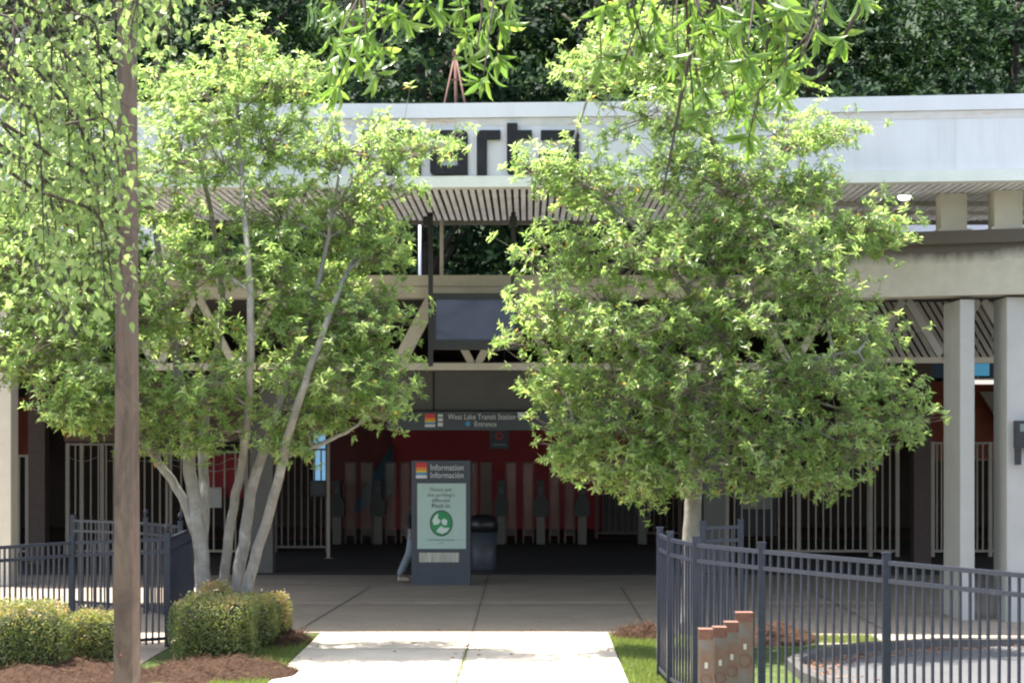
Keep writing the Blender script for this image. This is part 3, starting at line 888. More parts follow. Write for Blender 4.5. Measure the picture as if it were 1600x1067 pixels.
def ell(rx, ry, n=28): return [(ec[0] + rx * math.cos(a), ec[1] + ry * math.sin(a)) for a in np.linspace(0, 2 * math.pi, n + 1)[:-1]]
b = MB(); b.prism(ell(er[0], er[1]), YK - .0155, YK - .0125, 0); b.prism(ell(er[0] * .9, er[1] * .9), YK - .019, YK - .0157, 1)
U = er[0] * .86; Vv = er[1] * .86
for poly in ([(-.9, .25), (-.65, .65), (-.3, .9), (-.35, .45), (-.05, .2), (-.3, -.1), (-.75, -.15)], [(.05, .3), (.3, .42), (.6, .25), (.58, -.12), (.3, -.2), (.05, 0)],
             [(-.5, -.75), (-.3, -.45), (0, -.25), (.3, -.42), (.85, -.4), (.6, -.75), (.1, -.95)]):
    b.prism([(ec[0] + x * U, ec[1] + y * Vv) for x, y in poly], YK - .022, YK - .0192, 2)
b.build('round_emblem', [M['textdark'], M['emgreen'], M['emwhite']], PO)
b = MB(); b.pbox(655, 863, 717, 878, YK - .010, 0.009); b.build('scuffed_plate', M['plate'], KI)

TB = thing('trash_bin', (gx(754, 37.8), 37.8, 0), 'black-lidded grey litter bin behind the information pillar', 'bin')
c = (gx(754, 37.8), 37.9, 0)
b = MB(); b.lathe(c, [(0.20, 0), (0.24, 0.08), (0.27, 0.74)], 20); b.build('bin_body', M['wallamp'], TB)
b = MB(); b.lathe((c[0], c[1], 0.742), [(0.28, 0), (0.285, 0.16), (0.24, 0.27), (0.1, 0.32)], 20); b.build('bin_lid', M['black'], TB)

# ---------------------------------------------------------------- fare gates and security fences
YF = 47.4
def faregate(px, label):
    X = gx(px, YF)
    g = thing('fare_gate', (X, YF, 0), label, 'fare gate', 'fare gate cabinets across the entrance')
    b = MB(); b.box(X - .10, YF, 0.008, X + .10, YF + .5, 0.66); b.build('pedestal', M['steel'], g, 0.01)
    b = MB(); w = .17
    b.prism([(X - w, .662), (X + w, .662), (X + w, 1.0), (X + .09, 1.12), (X + .09, 1.42), (X + .05, 1.5), (X - .05, 1.5), (X - .09, 1.42), (X - .09, 1.12), (X - w, 1.0)], YF - .04, YF + .5)
    b.build('reader_head', M['black'], g)
    b = MB(); b.box(X - .05, YF - .05, 1.18, X + .05, YF - .042, 1.34); b.build('reader_screen', M['slate'], g)
    return g
for px, lab in ((526, 'leftmost black-headed fare gate cabinet, beside the thin beige post'), (590, 'fare gate cabinet with black head just left of the information pillar'),
                (783, 'first black-headed fare gate cabinet right of the information pillar'), (845, 'second black-headed fare gate cabinet right of the information pillar'),
                (910, 'third black-headed fare gate cabinet right of the information pillar, under the tree leaves'), (1004, 'rightmost fare gate cabinet, nearest the right tree trunk')):
    faregate(px, lab)
def paddle(px0, px1, label, solid=False):
    Y = YF + 0.6
    g = thing('glass_paddle', (gx((px0 + px1) / 2, Y), Y, 0), label, 'gate panel', 'tall glass gate panels between the fare gates')
    b = MB()
    for x in (px0, px1): b.bar((gx(x, Y), Y, 0.008), (gx(x, Y), Y, gz(722, Y)), 0.035)
    b.bar((gx(px0, Y), Y, gz(722, Y) - .02), (gx(px1, Y), Y, gz(722, Y) - .02), 0.034)
    b.bar((gx(px0, Y), Y, 0.2), (gx(px1, Y), Y, 0.2), 0.034)
    b.build('frame', M['gatebrown'] if solid else M['gatebrown'], g)
    b = MB(); b.box(gx(px0, Y) + .018, Y - .006, .22, gx(px1, Y) - .018, Y + .006, gz(722, Y) - .04); b.build('pane', M['gatebrown'] if solid else M['glass'], g)
for a, c2, lab, so in ((540, 555, 'glass gate panel left of the blue mural stripe, outer one of a pair', False), (565, 581, 'glass gate panel just left of the blue mural stripe', False),
                       (603, 618, 'glass gate panel beside the walking person, farther from the pillar', False), (627, 640, 'glass gate panel half hidden by the left edge of the information pillar', False),
                       (737, 745, 'narrow glass gate panel at the right edge of the information pillar', False), (752, 767, 'pale solid gate panel right of the information pillar', True),
                       (791, 806, 'glass gate panel between fare gates, left one of the pair on the red wall', False), (818, 833, 'glass gate panel between fare gates, right one of the pair on the red wall', False),
                       (859, 873, 'glass gate panel just below the tree leaves, left one of its pair', False), (883, 897, 'glass gate panel just below the tree leaves, right one of its pair', False)):
    paddle(a, c2, lab, so)

def gate_fence(px0, px1, ytop, Y, label, step=0.125, m='gate', arch=True, posts=()):
    x0, x1, zt = gx(px0, Y), gx(px1, Y), gz(ytop, Y)
    g = thing('security_fence', (x0, Y, 0), label, 'fence', 'tall metal picket fences closing the station hall')
    for x in [x0, x1] + [gx(p, Y) for p in posts]:
        b = MB(); b.box(x - .04, Y - .04, 0.008, x + .04, Y + .04, zt); b.build('post', M[m], g)
    for za, zb in ((zt - .05, zt - .005), (.1, .15)):
        b = MB(); b.box(x0 + .04, Y - .02, za, x1 - .04, Y + .02, zb); b.build('rail', M[m], g)
    b = MB(); n = max(1, int((x1 - x0) / step))
    for k in range(1, n):
        x = x0 + (x1 - x0) * k / n
        if min(abs(x - gx(p, Y)) for p in (px0, px1) + tuple(posts)) < .05: continue
        b.box(x - .015, Y - .015, .152, x + .015, Y + .015, zt - .052)
    if arch:
        for k in range(0, n - 3, 4):
            xa, xb = x0 + (x1 - x0) * k / n, x0 + (x1 - x0) * (k + 4) / n
            b.tube([(xa + (xb - xa) * u, Y - .02, zt - .28 - .1 * math.sin(math.pi * u)) for u in np.linspace(0, 1, 7)], 0.008, 5)
    b.build('pickets', M[m], g)
gate_fence(17, 43, 710, 42.6, 'short beige picket fence beside the left column', 0.14)
gate_fence(106, 262, 692, 42.6, 'beige picket fence behind the lamp pole and the black corner fence', 0.15, posts=(128, 160, 214))
gate_fence(266, 385, 704, 42.6, 'beige picket fence behind the left tree trunks with a red banner on it', 0.2)
gate_fence(430, 512, 700, 44.2, 'brown picket fence between the dark pier and the blue window', 0.14, 'gatebrown', False)
gate_fence(1136, 1402, 692, 42.6, 'long beige picket fence right of the right tree trunk', 0.15, posts=(1248, 1360))
gate_fence(1457, 1478, 690, 42.6, 'narrow beige picket fence left of the front grey column', 0.09)
gate_fence(1518, 1562, 690, 42.6, 'narrow beige picket fence between the two grey right columns', 0.11, posts=(1547,))
gate_fence(932, 1062, 700, 50.5, 'brown picket fence inside the hall left of the right tree trunk', 0.15, 'gatebrown', False)
BP = thing('beige_post', (gx(513, 42), 42, 0), 'thin tall beige post right of the bright blue window', 'post')
b = MB(); b.box(gx(513, 42) - .03, 42, 0.008, gx(513, 42) + .03, 42.06, gz(692, 42)); b.build('shaft', M['gate'], BP)
b = MB(); b.box(gx(513, 42) - .08, 41.95, 0.006, gx(513, 42) + .08, 42.11, .02); b.build('base_plate', M['gatebrown'], BP)
KB = thing('intercom_box', (gx(498, 44), 44, gz(775, 44)), 'black box fixed on the brown fence under the blue window', 'box')
b = MB(); b.pbox(485, 751, 511, 775, 43.9, 0.2); b.build('casing', M['black'], KB)
b = MB(); b.pbox(489, 755, 505, 770, 43.895, 0.004); b.build('grille', M['wallamp'], KB)
BN = thing('red_banner', (gx(345, 42.9), 42.9, gz(790, 42.9)), 'dark red banner hanging behind the fence between the left tree trunks', 'banner')
b = MB(); b.pbox(318, 710, 380, 778, 42.75, 0.02); b.build('cloth', M['banner'], BN)
b = MB()
for y, a in ((721, 5), (734, 2)):
    b.tube([at(322 + 54 * u, y + a * math.sin(6 * u), 42.745) for u in np.linspace(0, 1, 14)], 0.012, 5)
b.build('print', M['bannertext'], BN)
NP = thing('notice_plate', (gx(333, 42.5), 42.5, gz(793, 42.5)), 'pale grey blank notice fixed on the fence below the red banner', 'sign')
b = MB(); b.pbox(320, 762, 346, 793, 42.5, 0.02); b.build('plate', M['noticepale'], NP)
b = MB(); b.bar(at(320, 762, 42.49), at(346, 762, 42.49), 0.03); b.build('top_edge', M['gate'], NP)
# dark benches / machines behind the right fence
for (x0, x1, yt, Y, lab) in ((940, 1000, 772, 52, 'dark ticket machine in the hall below the right tree leaves'), (1150, 1215, 765, 51, 'dark ticket machine behind the right picket fence')):
    g = thing('ticket_machine', (gx(x0, Y), Y, 0), lab, 'ticket machine')
    b = MB(); b.box(gx(x0, Y), Y, 0.01, gx(x1, Y), Y + .6, gz(yt, Y)); b.build('cabinet', M['wallamp'], g, 0.02)
    b = MB(); b.box(gx(x0, Y) + .15, Y - .01, .7, gx(x1, Y) - .15, Y - .002, gz(yt, Y) - .1); b.build('front_panel', M['noticepale'] if x0 > 1100 else M['slate'], g)

# ---------------------------------------------------------------- walking person (mostly behind the pillar)
def skinned(name, verts, edges, radii, m, parent, sub=2):
    me = bpy.data.meshes.new(name)
    off = origin(parent)
    me.from_pydata([tuple(np.array(v) - off) for v in verts], edges, [])
    o = bpy.data.objects.new(name, me); col.objects.link(o)
    md = o.modifiers.new('s', 'SKIN'); md.use_smooth_shade = True
    ss = o.modifiers.new('u', 'SUBSURF'); ss.levels = sub; ss.render_levels = sub
    for k, r in enumerate(radii):
        rr = r if hasattr(r, '__len__') else (r, r)
        me.skin_vertices[0].data[k].radius = rr
        me.skin_vertices[0].data[k].use_root = (k == 0)
    bpy.context.view_layer.update()
    nm = bpy.data.meshes.new_from_object(o.evaluated_get(bpy.context.evaluated_depsgraph_get()))
    bpy.data.objects.remove(o)
    nm.materials.clear(); nm.materials.append(m)
    q = bpy.data.objects.new(name, nm); col.objects.link(q); q.parent = parent
    return q
YP = 35.15
PX = gx(648, YP)
PE = thing('person', (PX, YP, 0), 'person in grey-blue trousers and black jacket striding behind the information pillar', 'person')
def pv(x, y, z): return (PX + x, YP + y, z)
# body: pelvis, spine, neck, head, arms and legs in one surface
bv = [pv(0, 0, .93), pv(.02, 0, 1.12), pv(.04, 0, 1.36), pv(.06, 0, 1.46), pv(.08, 0, 1.56), pv(.085, 0, 1.66),
      pv(.0, -.09, .88), pv(-.08, -.09, .50), pv(-.27, -.09, .11), pv(-.18, -.09, .05),
      pv(.02, .09, .88), pv(.17, .09, .50), pv(.24, .09, .09), pv(.36, .09, .05),
      pv(.05, -.20, 1.38), pv(-.10, -.24, 1.12), pv(-.06, -.22, .90), pv(-.04, -.22, .82),
      pv(.05, .20, 1.38), pv(.14, .24, 1.12), pv(.30, .22, .98), pv(.36, .20, .93)]
be = [(0, 1), (1, 2), (2, 3), (3, 4), (4, 5), (0, 6), (6, 7), (7, 8), (8, 9), (0, 10), (10, 11), (11, 12), (12, 13), (2, 14), (14, 15), (15, 16), (16, 17), (2, 18), (18, 19), (19, 20), (20, 21)]
br = [.13, .12, .13, .055, .085, .08, .08, .055, .035, .035, .08, .055, .035, .035, .05, .04, .03, .03, .05, .04, .03, .03]
skinned('body', bv, be, br, M['skin'], PE)
lv = [pv(0, 0, .96), pv(.0, -.09, .88), pv(-.04, -.09, .70), pv(-.08, -.09, .50), pv(-.18, -.09, .30), pv(-.265, -.09, .12), pv(.02, .09, .88), pv(.10, .09, .70), pv(.17, .09, .50), pv(.21, .09, .30), pv(.24, .09, .11)]
skinned('trousers', lv, [(0, 1), (1, 2), (2, 3), (3, 4), (4, 5), (0, 6), (6, 7), (7, 8), (8, 9), (9, 10)], [.15, .105, .095, .08, .07, .062, .105, .095, .08, .07, .062], M['jean'], PE)
jv = [pv(.0, 0, .98), pv(.02, 0, 1.15), pv(.04, 0, 1.38), pv(.06, 0, 1.47), pv(.05, -.21, 1.38), pv(-.10, -.25, 1.12), pv(-.06, -.22, .92), pv(.05, .21, 1.38), pv(.14, .25, 1.12), pv(.29, .22, .99)]
skinned('jacket', jv, [(0, 1), (1, 2), (2, 3), (2, 4), (4, 5), (5, 6), (2, 7), (7, 8), (8, 9)], [.16, .15, .155, .08, .075, .065, .05, .075, .065, .05], M['jacket'], PE)
for (x, y, z, dz) in ((-.27, -.09, .06, .05), (.25, .09, .05, 0)):
    skinned('shoe', [pv(x - .03, y, z + .01), pv(x + .08, y, z), pv(x + .19, y, z - .005)], [(0, 1), (1, 2)], [(.055, .05), (.05, .045), (.04, .035)], M['shoe'], PE)
skinned('hair', [pv(.06, 0, 1.67), pv(.02, 0, 1.60), pv(.1, 0, 1.73)], [(0, 1), (0, 2)], [.10, .06, .06], M['hair'], PE)
b = MB(); b.lathe(pv(.165, 0, 1.60), [(0.012, -.015), (.018, 0), (.006, .03)], 8); b.build('nose', M['skin'], PE)
for sy in (-1, 1):
    b = MB(); b.lathe(pv(.15, sy * .035, 1.635), [(.005, -.008), (.011, 0), (.005, .008)], 8); b.build('eye', M['hair'], PE)
    b = MB(); b.lathe(pv(.07, sy * .088, 1.60), [(.008, -.025), (.016, 0), (.008, .03)], 8); b.build('ear', M['skin'], PE)
    hx = pv(-.035, -.22, .80) if sy < 0 else pv(.38, .20, .915)
    for k in range(5):
        a = (k - 2) * .016
        if sy < 0: p = [(hx[0] + a, hx[1], hx[2]), (hx[0] + a * 1.2, hx[1], hx[2] - .04), (hx[0] + a * 1.2 + .012, hx[1] + .01, hx[2] - .07 + abs(k - 2) * .008)]
        else: p = [(hx[0], hx[1] + a, hx[2]), (hx[0] + .035, hx[1] + a * 1.2, hx[2] - .012), (hx[0] + .06 - abs(k - 2) * .008, hx[1] + a * 1.2, hx[2] - .035)]
        b = MB(); b.tube(p, [.009, .0085, .007], 6); b.build('finger', M['skin'], PE)

# ---------------------------------------------------------------- black picket fences
def iron_fence(name, label, pts, spacing, balls=(), end_posts=True, height=1.5, lean=0.0):
    """pts: (px, y of rail top); the depth follows from the rail's height"""
    W = []
    for px, yt in pts:
        Y = F * (H_CAM - height) / (yt - CY)
        W.append(np.array([gx(px, Y), Y, 0.0]))
    g = thing(name, tuple(W[0]), label, 'fence', 'black metal picket fences')
    for k, p in enumerate(W):
        b = MB(); zt = height + .05
        b.box(p[0] - .032, p[1] - .032, 0.0, p[0] + .032, p[1] + .032, zt)
        b.box(p[0] - .038, p[1] - .038, zt + .001, p[0] + .038, p[1] + .038, zt + .016)
        po = b.build('post', M['fence'], g)
        if k in balls:
            b = MB(); b.lathe((p[0], p[1], zt + .017), [(.015, 0), (.012, .03), (.03, .05), (.038, .075), (.03, .10), (.012, .115)], 12); b.build('ball_finial', M['fence'], po)
    for k in range(len(W) - 1):
        a, c = W[k], W[k + 1]
        d = (c - a) / np.linalg.norm(c - a)
        a2, c2 = a + d * .033, c - d * .033
        for z in (height - .02, height - .165, 0.11):
            b = MB(); b.bar((*a2[:2], z), (*c2[:2], z), 0.036, 0.036); b.build('rail', M['fence'], g)
        b = MB(); L = np.linalg.norm(c2 - a2); n = max(2, int(round(L / spacing)))
        for j in range(1, n):
            q = a2 + (c2 - a2) * j / n
            jit = rng.normal(0, 0.004, 2)
            b.bar((q[0], q[1], 0.05), (q[0] + jit[0], q[1] + jit[1], height - .039), 0.019, 0.019, up=(d[1], -d[0], 0))
        b.build('picket_panel', M['fence'], g)
    return W
WR = iron_fence('iron_fence', 'black picket fence curving towards the right edge in front of the kerb', [(1031, 833), (1047, 840), (1087, 848), (1190, 858), (1385, 875), (1662, 900)], 0.115)
iron_fence('iron_fence', 'short dark picket fence behind the corner post, at the foot of the right tree', [(1157, 820), (1098, 822)], 0.11)
iron_fence('iron_fence', 'black picket fence crossing the left edge in front of the round hedges', [(-60, 856), (112, 845), (262, 840), (299, 824)], 0.085, balls=(2, 3), height=1.3)
iron_fence('iron_fence', 'black picket fence with ball finials behind the lamp pole', [(114, 811), (228, 815), (282, 821)], 0.09, balls=(1, 2), height=1.3)

# rusty guard rail posts in front of the right fence
def rail_post_thing(px0, px1, ytop, Y, label):
    x0, x1, zt = gx(px0, Y), gx(px1, Y), gz(ytop, Y)
    g = thing('guard_post', ((x0 + x1) / 2, Y, 0), label, 'post', 'rusty steel posts by the right fence')
    w = x1 - x0
    b = MB()      # an I section: front flange, web, back flange
    b.box(x0, Y, 0, x1, Y + .012, zt); b.box((x0 + x1) / 2 - .006, Y + .0125, 0, (x0 + x1) / 2 + .006, Y + .138, zt - .002); b.box(x0, Y + .1385, 0, x1, Y + .15, zt)
    b.build('steel_section', M['railpost'], g, 0.002)
    b = MB(); b.box(x0 - .002, Y - .002, zt - .07, x1 + .002, Y - .0004, zt + .003); b.box(x0 - .002, Y - .002, zt + .001, x1 + .002, Y + .152, zt + .006); b.build('rust_edge', M['rust'], g)
    c = (x0 + x1) / 2
    b = MB()
    b.add([(c + r * math.cos(a), Y - .003, zt - .38 + r * math.sin(a)) for r in (w * .42, w * .34) for a in np.linspace(0, 2 * math.pi, 25)[:-1]],
          [(k, (k + 1) % 24, 24 + (k + 1) % 24, 24 + k) for k in range(24)])
    b.build('weld_ring', M['rust'], g)
    b = MB(); b.box(c - .012, Y - .004, zt - .29, c + .012, Y - .001, zt - .245); b.build('bolt_slot', M['plate'], g)
rail_post_thing(1093, 1114, 984, 15.6, 'leftmost and lowest rusty steel post inside the right fence corner')
rail_post_thing(1115, 1136, 981, 15.9, 'second rusty steel post from the left inside the right fence corner')
rail_post_thing(1133, 1154, 973, 16.2, 'third rusty steel post from the left, with a broad red rust patch')
rail_post_thing(1151, 1177, 958, 16.6, 'tallest and rightmost rusty steel post, pale top edges')

# ---------------------------------------------------------------- lamp pole
YL = 13.3
LP = thing('lamp_pole', (gx(198, YL), YL, 0), 'square weathered brown lamp pole rising past the left tree', 'lamp post')
def sq_pole(b, cx, cy, z0, z1, h0, h1, rot):
    V = []
    for z, h in ((z0, h0), (z1, h1)):
        for k in range(4):
            a = rot + math.pi / 4 + k * math.pi / 2
            V.append((cx + h * math.sqrt(2) * math.cos(a), cy + h * math.sqrt(2) * math.sin(a), z))
    b.add(V, [(3, 2, 1, 0), (4, 5, 6, 7), (0, 1, 5, 4), (1, 2, 6, 5), (2, 3, 7, 6), (3, 0, 4, 7)])
cxp = gx(198.5, YL)
b = MB(); sq_pole(b, cxp, YL, 0.03, 7.2, 0.071, 0.040, R(-12)); b.build('shaft', M['pole'], LP, 0.004)
b = MB(); b.box(cxp - .17, YL - .17, 0, cxp + .17, YL + .17, .03); b.build('base_plate', M['pole'], LP)
nrm_ = Vector((math.sin(R(-12)), -math.cos(R(-12)), 0)); tan_ = Vector((-nrm_.y, nrm_.x, 0))
hc = Vector((cxp, YL, gz(1022, YL))) + nrm_ * (.0718 - .031 * gz(1022, YL) / 7.2 + .001)
b = MB()
ring = []
for r in (1.0, 0.86):
    for a in np.linspace(0, 2 * math.pi, 25)[:-1]:
        ring.append(hc + tan_ * (.040 * r * math.cos(a)) + Vector((0, 0, .072 * r * math.sin(a))) + nrm_ * .010)
b.add(ring, [(k, (k + 1) % 24, 24 + (k + 1) % 24, 24 + k) for k in range(24)], 0)
b.add([hc + tan_ * (.034 * math.cos(a)) + Vector((0, 0, .061 * math.sin(a))) + nrm_ * .002 for a in np.linspace(0, 2 * math.pi, 25)[:-1]], [tuple(range(24))], 0)
hh = b.build('hand_hole_cover', M['pole'], LP)
b = MB(); b.lathe(hc + nrm_ * .004 + tan_ * -.008, [(.006, -.014), (.011, 0), (.006, .014)], 8); b.build('rusty_bolt', M['rust'], hh)
b = MB(); b.bar((cxp, YL, 7.2), (cxp + 1.0, YL, 7.35), 0.06); b.build('arm', M['pole'], LP)
b = MB(); b.box(cxp + .9, YL - .15, 7.28, cxp + 1.5, YL + .15, 7.42); b.build('lamp_head', M['pole'], LP, 0.02)

# ---------------------------------------------------------------- shrubs, mulch, grass
def shrub(px0, px1, ytop, ybase, label, depth=None, n=9000, square=2.6, col_t=0.5):
    Y = F * H_CAM / (ybase - CY)
    s = F / Y
    c = np.array([gx((px0 + px1) / 2, Y), Y, 0]); h = gz(ytop, Y)
    rx = (px1 - px0) / 2 / s; ry = depth or rx * .8
    c[1] += ry
    g = thing('boxwood_shrub', tuple(c), label, 'shrub', 'clipped boxwood shrubs')
    u = norm(rng.normal(0, 1, (n, 3)))
    e = square
    sc = (np.abs(u) ** e).sum(1) ** (-1 / e)
    P = u * sc[:, None]
    lump = 1 + .045 * np.sin(P[:, 0] * 5 + px0) * np.cos(P[:, 2] * 4) + .05 * np.sin(P[:, 1] * 7 + px1) + .04 * np.sin(P[:, 0] * 13 + P[:, 1] * 9) + .12 * (rng.random(n) < .03)
    r = lump * (1 - .22 * rng.random(n) ** 2.2)
    out = norm(np.sign(P) * np.abs(P) ** (e - 1))
    pos = P * r[:, None] * np.array([rx, ry, h * .5]) + c + np.array([0, 0, h * .5])
    keep = pos[:, 2] > 0.03
    pos, out = pos[keep], out[keep]
    N = len(pos)
    ax = out * .7 + rng.normal(0, .6, (N, 3)) + np.array([0, 0, .25])
    nr = out + rng.normal(0, .5, (N, 3))
    pn = np.sin(pos[:, 0] * 9 + px0) * np.sin(pos[:, 1] * 8) * np.sin(pos[:, 2] * 10 + 1)
    tint = np.clip(col_t + .22 * pn + rng.normal(0, .17, N) + .22 * (out[:, 2] > .4), 0, 1)  # sunlit tops put into the tint of upward-facing leaves
    L = rng.uniform(.022, .042, N)
    leaves('foliage', pos, ax, nr, L, L * .55, tint, M['box'], g)
    b = MB()
    V, Fc = [], []
    for i in range(13):
        th = math.pi * i / 12
        for k in range(20):
            ph = 2 * math.pi * k / 20
            d = np.array([math.sin(th) * math.cos(ph), math.sin(th) * math.sin(ph), math.cos(th)])
            d = d * (np.abs(d) ** e).sum() ** (-1 / e) * .80
            V.append(c + d * np.array([rx, ry, h * .5]) + np.array([0, 0, h * .48]))
    for i in range(12):
        for k in range(20):
            Fc.append((i * 20 + k, i * 20 + (k + 1) % 20, (i + 1) * 20 + (k + 1) % 20, (i + 1) * 20 + k))
    b.add(V, Fc, 0, True); b.build('stems', M['boxcore'], g)
shrub(-30, 93, 945, 1062, 'rounded clipped shrub at the left picture edge', n=11000, square=3.6)
shrub(94, 190, 960, 1048, 'flat-topped low shrub just left of the lamp pole', n=10000, square=4.5)
shrub(264, 388, 937, 1034, 'largest clipped shrub right of the lamp pole', n=13000, square=5, depth=.5)
shrub(342, 425, 936, 1017, 'squared shrub in the middle of the row right of the lamp pole', n=8500, square=4.6, depth=.4)
shrub(392, 446, 933, 1005, 'brownish shrub at the right end of the hedge beside the walkway', n=6500, square=4.2, col_t=.72, depth=.35)
shrub(304, 364, 911, 1014, 'small low shrub at the foot of the left tree trunks', n=3500, col_t=.78)

def mound(name, poly_c, rx, ry, h, label, n_straw=2600):
    b = MB(); nx, ny = 30, 20; V, Fc = [], []
    for j in range(ny + 1):
        for i in range(nx + 1):
            u, v = 2 * i / nx - 1, 2 * j / ny - 1
            q = max(0, 1 - (u * u + v * v) ** 1.1)
            x, y = poly_c[0] + u * rx, poly_c[1] + v * ry
            z = h * q * (.75 + .4 * math.sin(7 * u + 2 * v) * math.sin(6 * v + 1)) + .02 * math.sin(31 * u + 17 * v) * q + .006
            V.append((x, y, z if q > 0 else -.03))
    for j in range(ny):
        for i in range(nx):
            a = j * (nx + 1) + i; Fc.append((a, a + 1, a + nx + 2, a + nx + 1))
    b.add(V, Fc, 0, True)
    o = b.build(name, M['mulch']); tag(o, label, kind='stuff')
    u = rng.uniform(-1, 1, (n_straw, 2)); u = u[(u ** 2).sum(1) < .95]
    q = np.maximum(0, 1 - ((u ** 2).sum(1)) ** 1.1)
    z = h * q * (.75 + .4 * np.sin(7 * u[:, 0] + 2 * u[:, 1]) * np.sin(6 * u[:, 1] + 1)) + .02
    pos = np.stack([poly_c[0] + u[:, 0] * rx, poly_c[1] + u[:, 1] * ry, z], 1)
    N = len(pos); ax = rng.normal(0, 1, (N, 3)) * np.array([1, 1, .3])
    o2 = leaves('straw', pos, ax, rng.normal(0, .4, (N, 3)) + np.array([0, 0, 1.]), rng.uniform(.06, .16, N), .005, rng.random(N), M['straw'], o, T_BLADE)
    o2["kind"] = "stuff"
mound('pine_straw', (gx(345, 21.6), 21.6), .85, .95, .16, 'heap of red-brown pine straw under the clipped shrubs')
mound('pine_straw', (gx(80, 21.2), 21.2), 1.3, .8, .17, 'heap of red-brown pine straw under the left edge shrubs')
mound('pine_straw', (gx(440, 24.9), 24.9), .38, 1.0, .14, 'pine straw between hedge and walkway', 1200)
mound('pine_straw', (gx(1005, 25.6), 25.5), .42, .5, .17, 'heap of pine straw in front of the right fence corner', 1500)
mound('pine_straw', (gx(1205, 25.0), 25.2), .65, .8, .20, 'pine straw at the foot of the right tree behind the fence', 1500)

def grass(name, boxes, n, label):
    P = []
    for x0, x1, y0, y1 in boxes:
        k = int(n * (x1 - x0) * (y1 - y0))
        P.append(np.stack([rng.uniform(x0, x1, k), rng.uniform(y0, y1, k), np.zeros(k)], 1))
    P = np.concatenate(P); N = len(P)
    ax = rng.normal(0, .45, (N, 3)); ax[:, 2] = 1
    nr = rng.normal(0, 1, (N, 3)); nr[:, 2] = .2
    o = leaves(name, P, ax, nr, rng.uniform(.035, .075, N), .006, rng.random(N), M['grass'], None, T_BLADE)
    tag(o, label, kind='stuff')
grass('grass', [(WALK_R + .02, 2.0, 19.5, 25.4)], 4200, 'short sunlit grass between walkway and right fence')
grass('grass', [(-3.2, WALK_L - .02, 20.2, 25.0)], 4200, 'short sunlit grass between hedge and walkway')
grass('grass', [(2.6, 4.3, 24.7, 25.6)], 3500, 'grass strip behind the right kerb')
# weeds in the walkway joint and fallen leaves
k = 160; yy = rng.uniform(19.5, 24.0, k)
P = np.stack([-.82 + .12 * (yy + 4) / 30 + rng.normal(0, .014, k), yy, np.full(k, .012)], 1)
ax = rng.normal(0, .6, (k, 3)); ax[:, 2] = .8
tag(leaves('joint_weeds', P, ax, rng.normal(0, 1, (k, 3)), rng.uniform(.02, .05, k), .008, rng.random(k), M['grass'], None, T_BLADE), 'green weeds growing along the walkway joint', kind='stuff')
P = []
for _ in range(420):
    j = rng.integers(1, 8); a, c = np.array(edge[j]), np.array(edge[j + 1]); q = a + (c - a) * rng.random()
    P.append((q[0] + abs(rng.normal(0, .22)), q[1] - abs(rng.normal(0, .25)), .012))
for _ in range(90): P.append((rng.uniform(-2.6, 2.4), rng.uniform(20.5, 26.5), .018))
P = np.array(P); N = len(P)
ax = rng.normal(0, 1, (N, 3)); ax[:, 2] *= .1
tag(leaves('fallen_leaves', P, ax, np.array([[0, 0, 1.]]) + rng.normal(0, .2, (N, 3)), rng.uniform(.05, .1, N), .03, rng.random(N), M['litter']), 'orange fallen leaves along the kerb and paving', kind='stuff')

# ---------------------------------------------------------------- the two trees
Y1 = 24.6
left_trunks = [
    ([(322, 985), (318, 900), (311, 830), (300, 760), (290, 680), (284, 600), (268, 520), (252, 430, .2), (240, 330, .3)], .105, .035),
    ([(306, 835), (285, 770), (262, 742), (225, 690, -.3), (185, 630, -.6), (130, 560, -.8), (90, 470, -.8)], .06, .018),
    ([(344, 985, .2), (350, 890, .2), (362, 800, .2), (378, 730, -.1), (390, 640, -.7), (392, 540, -1.3), (392, 440, -1.3), (380, 320, -.9), (374, 240, -.4), (370, 140, 0)], .065, .022),
    ([(366, 985), (372, 905), (384, 830), (390, 760), (420, 690, -.3), (442, 620, -.5), (470, 540, -.6), (500, 440, -.6), (520, 330, -.6)], .085, .022),
    ([(374, 980, -.1), (392, 890, -.15), (418, 810, -.3), (440, 735, -.6), (448, 680, -.9), (480, 590, -1.3), (510, 500, -1.2), (545, 420, -.6), (570, 370, 0)], .075, .02),
    ([(448, 712, -.45), (500, 694, -.6), (540, 676, -.7), (560, 662, -.75), (585, 645, -.75)], .035, .014),
    ([(316, 860), (322, 780, .2), (314, 720, .4), (320, 640, .6), (340, 560, .8), (350, 470, .9), (330, 330, .6), (300, 200, .4)], .07, .02),
]
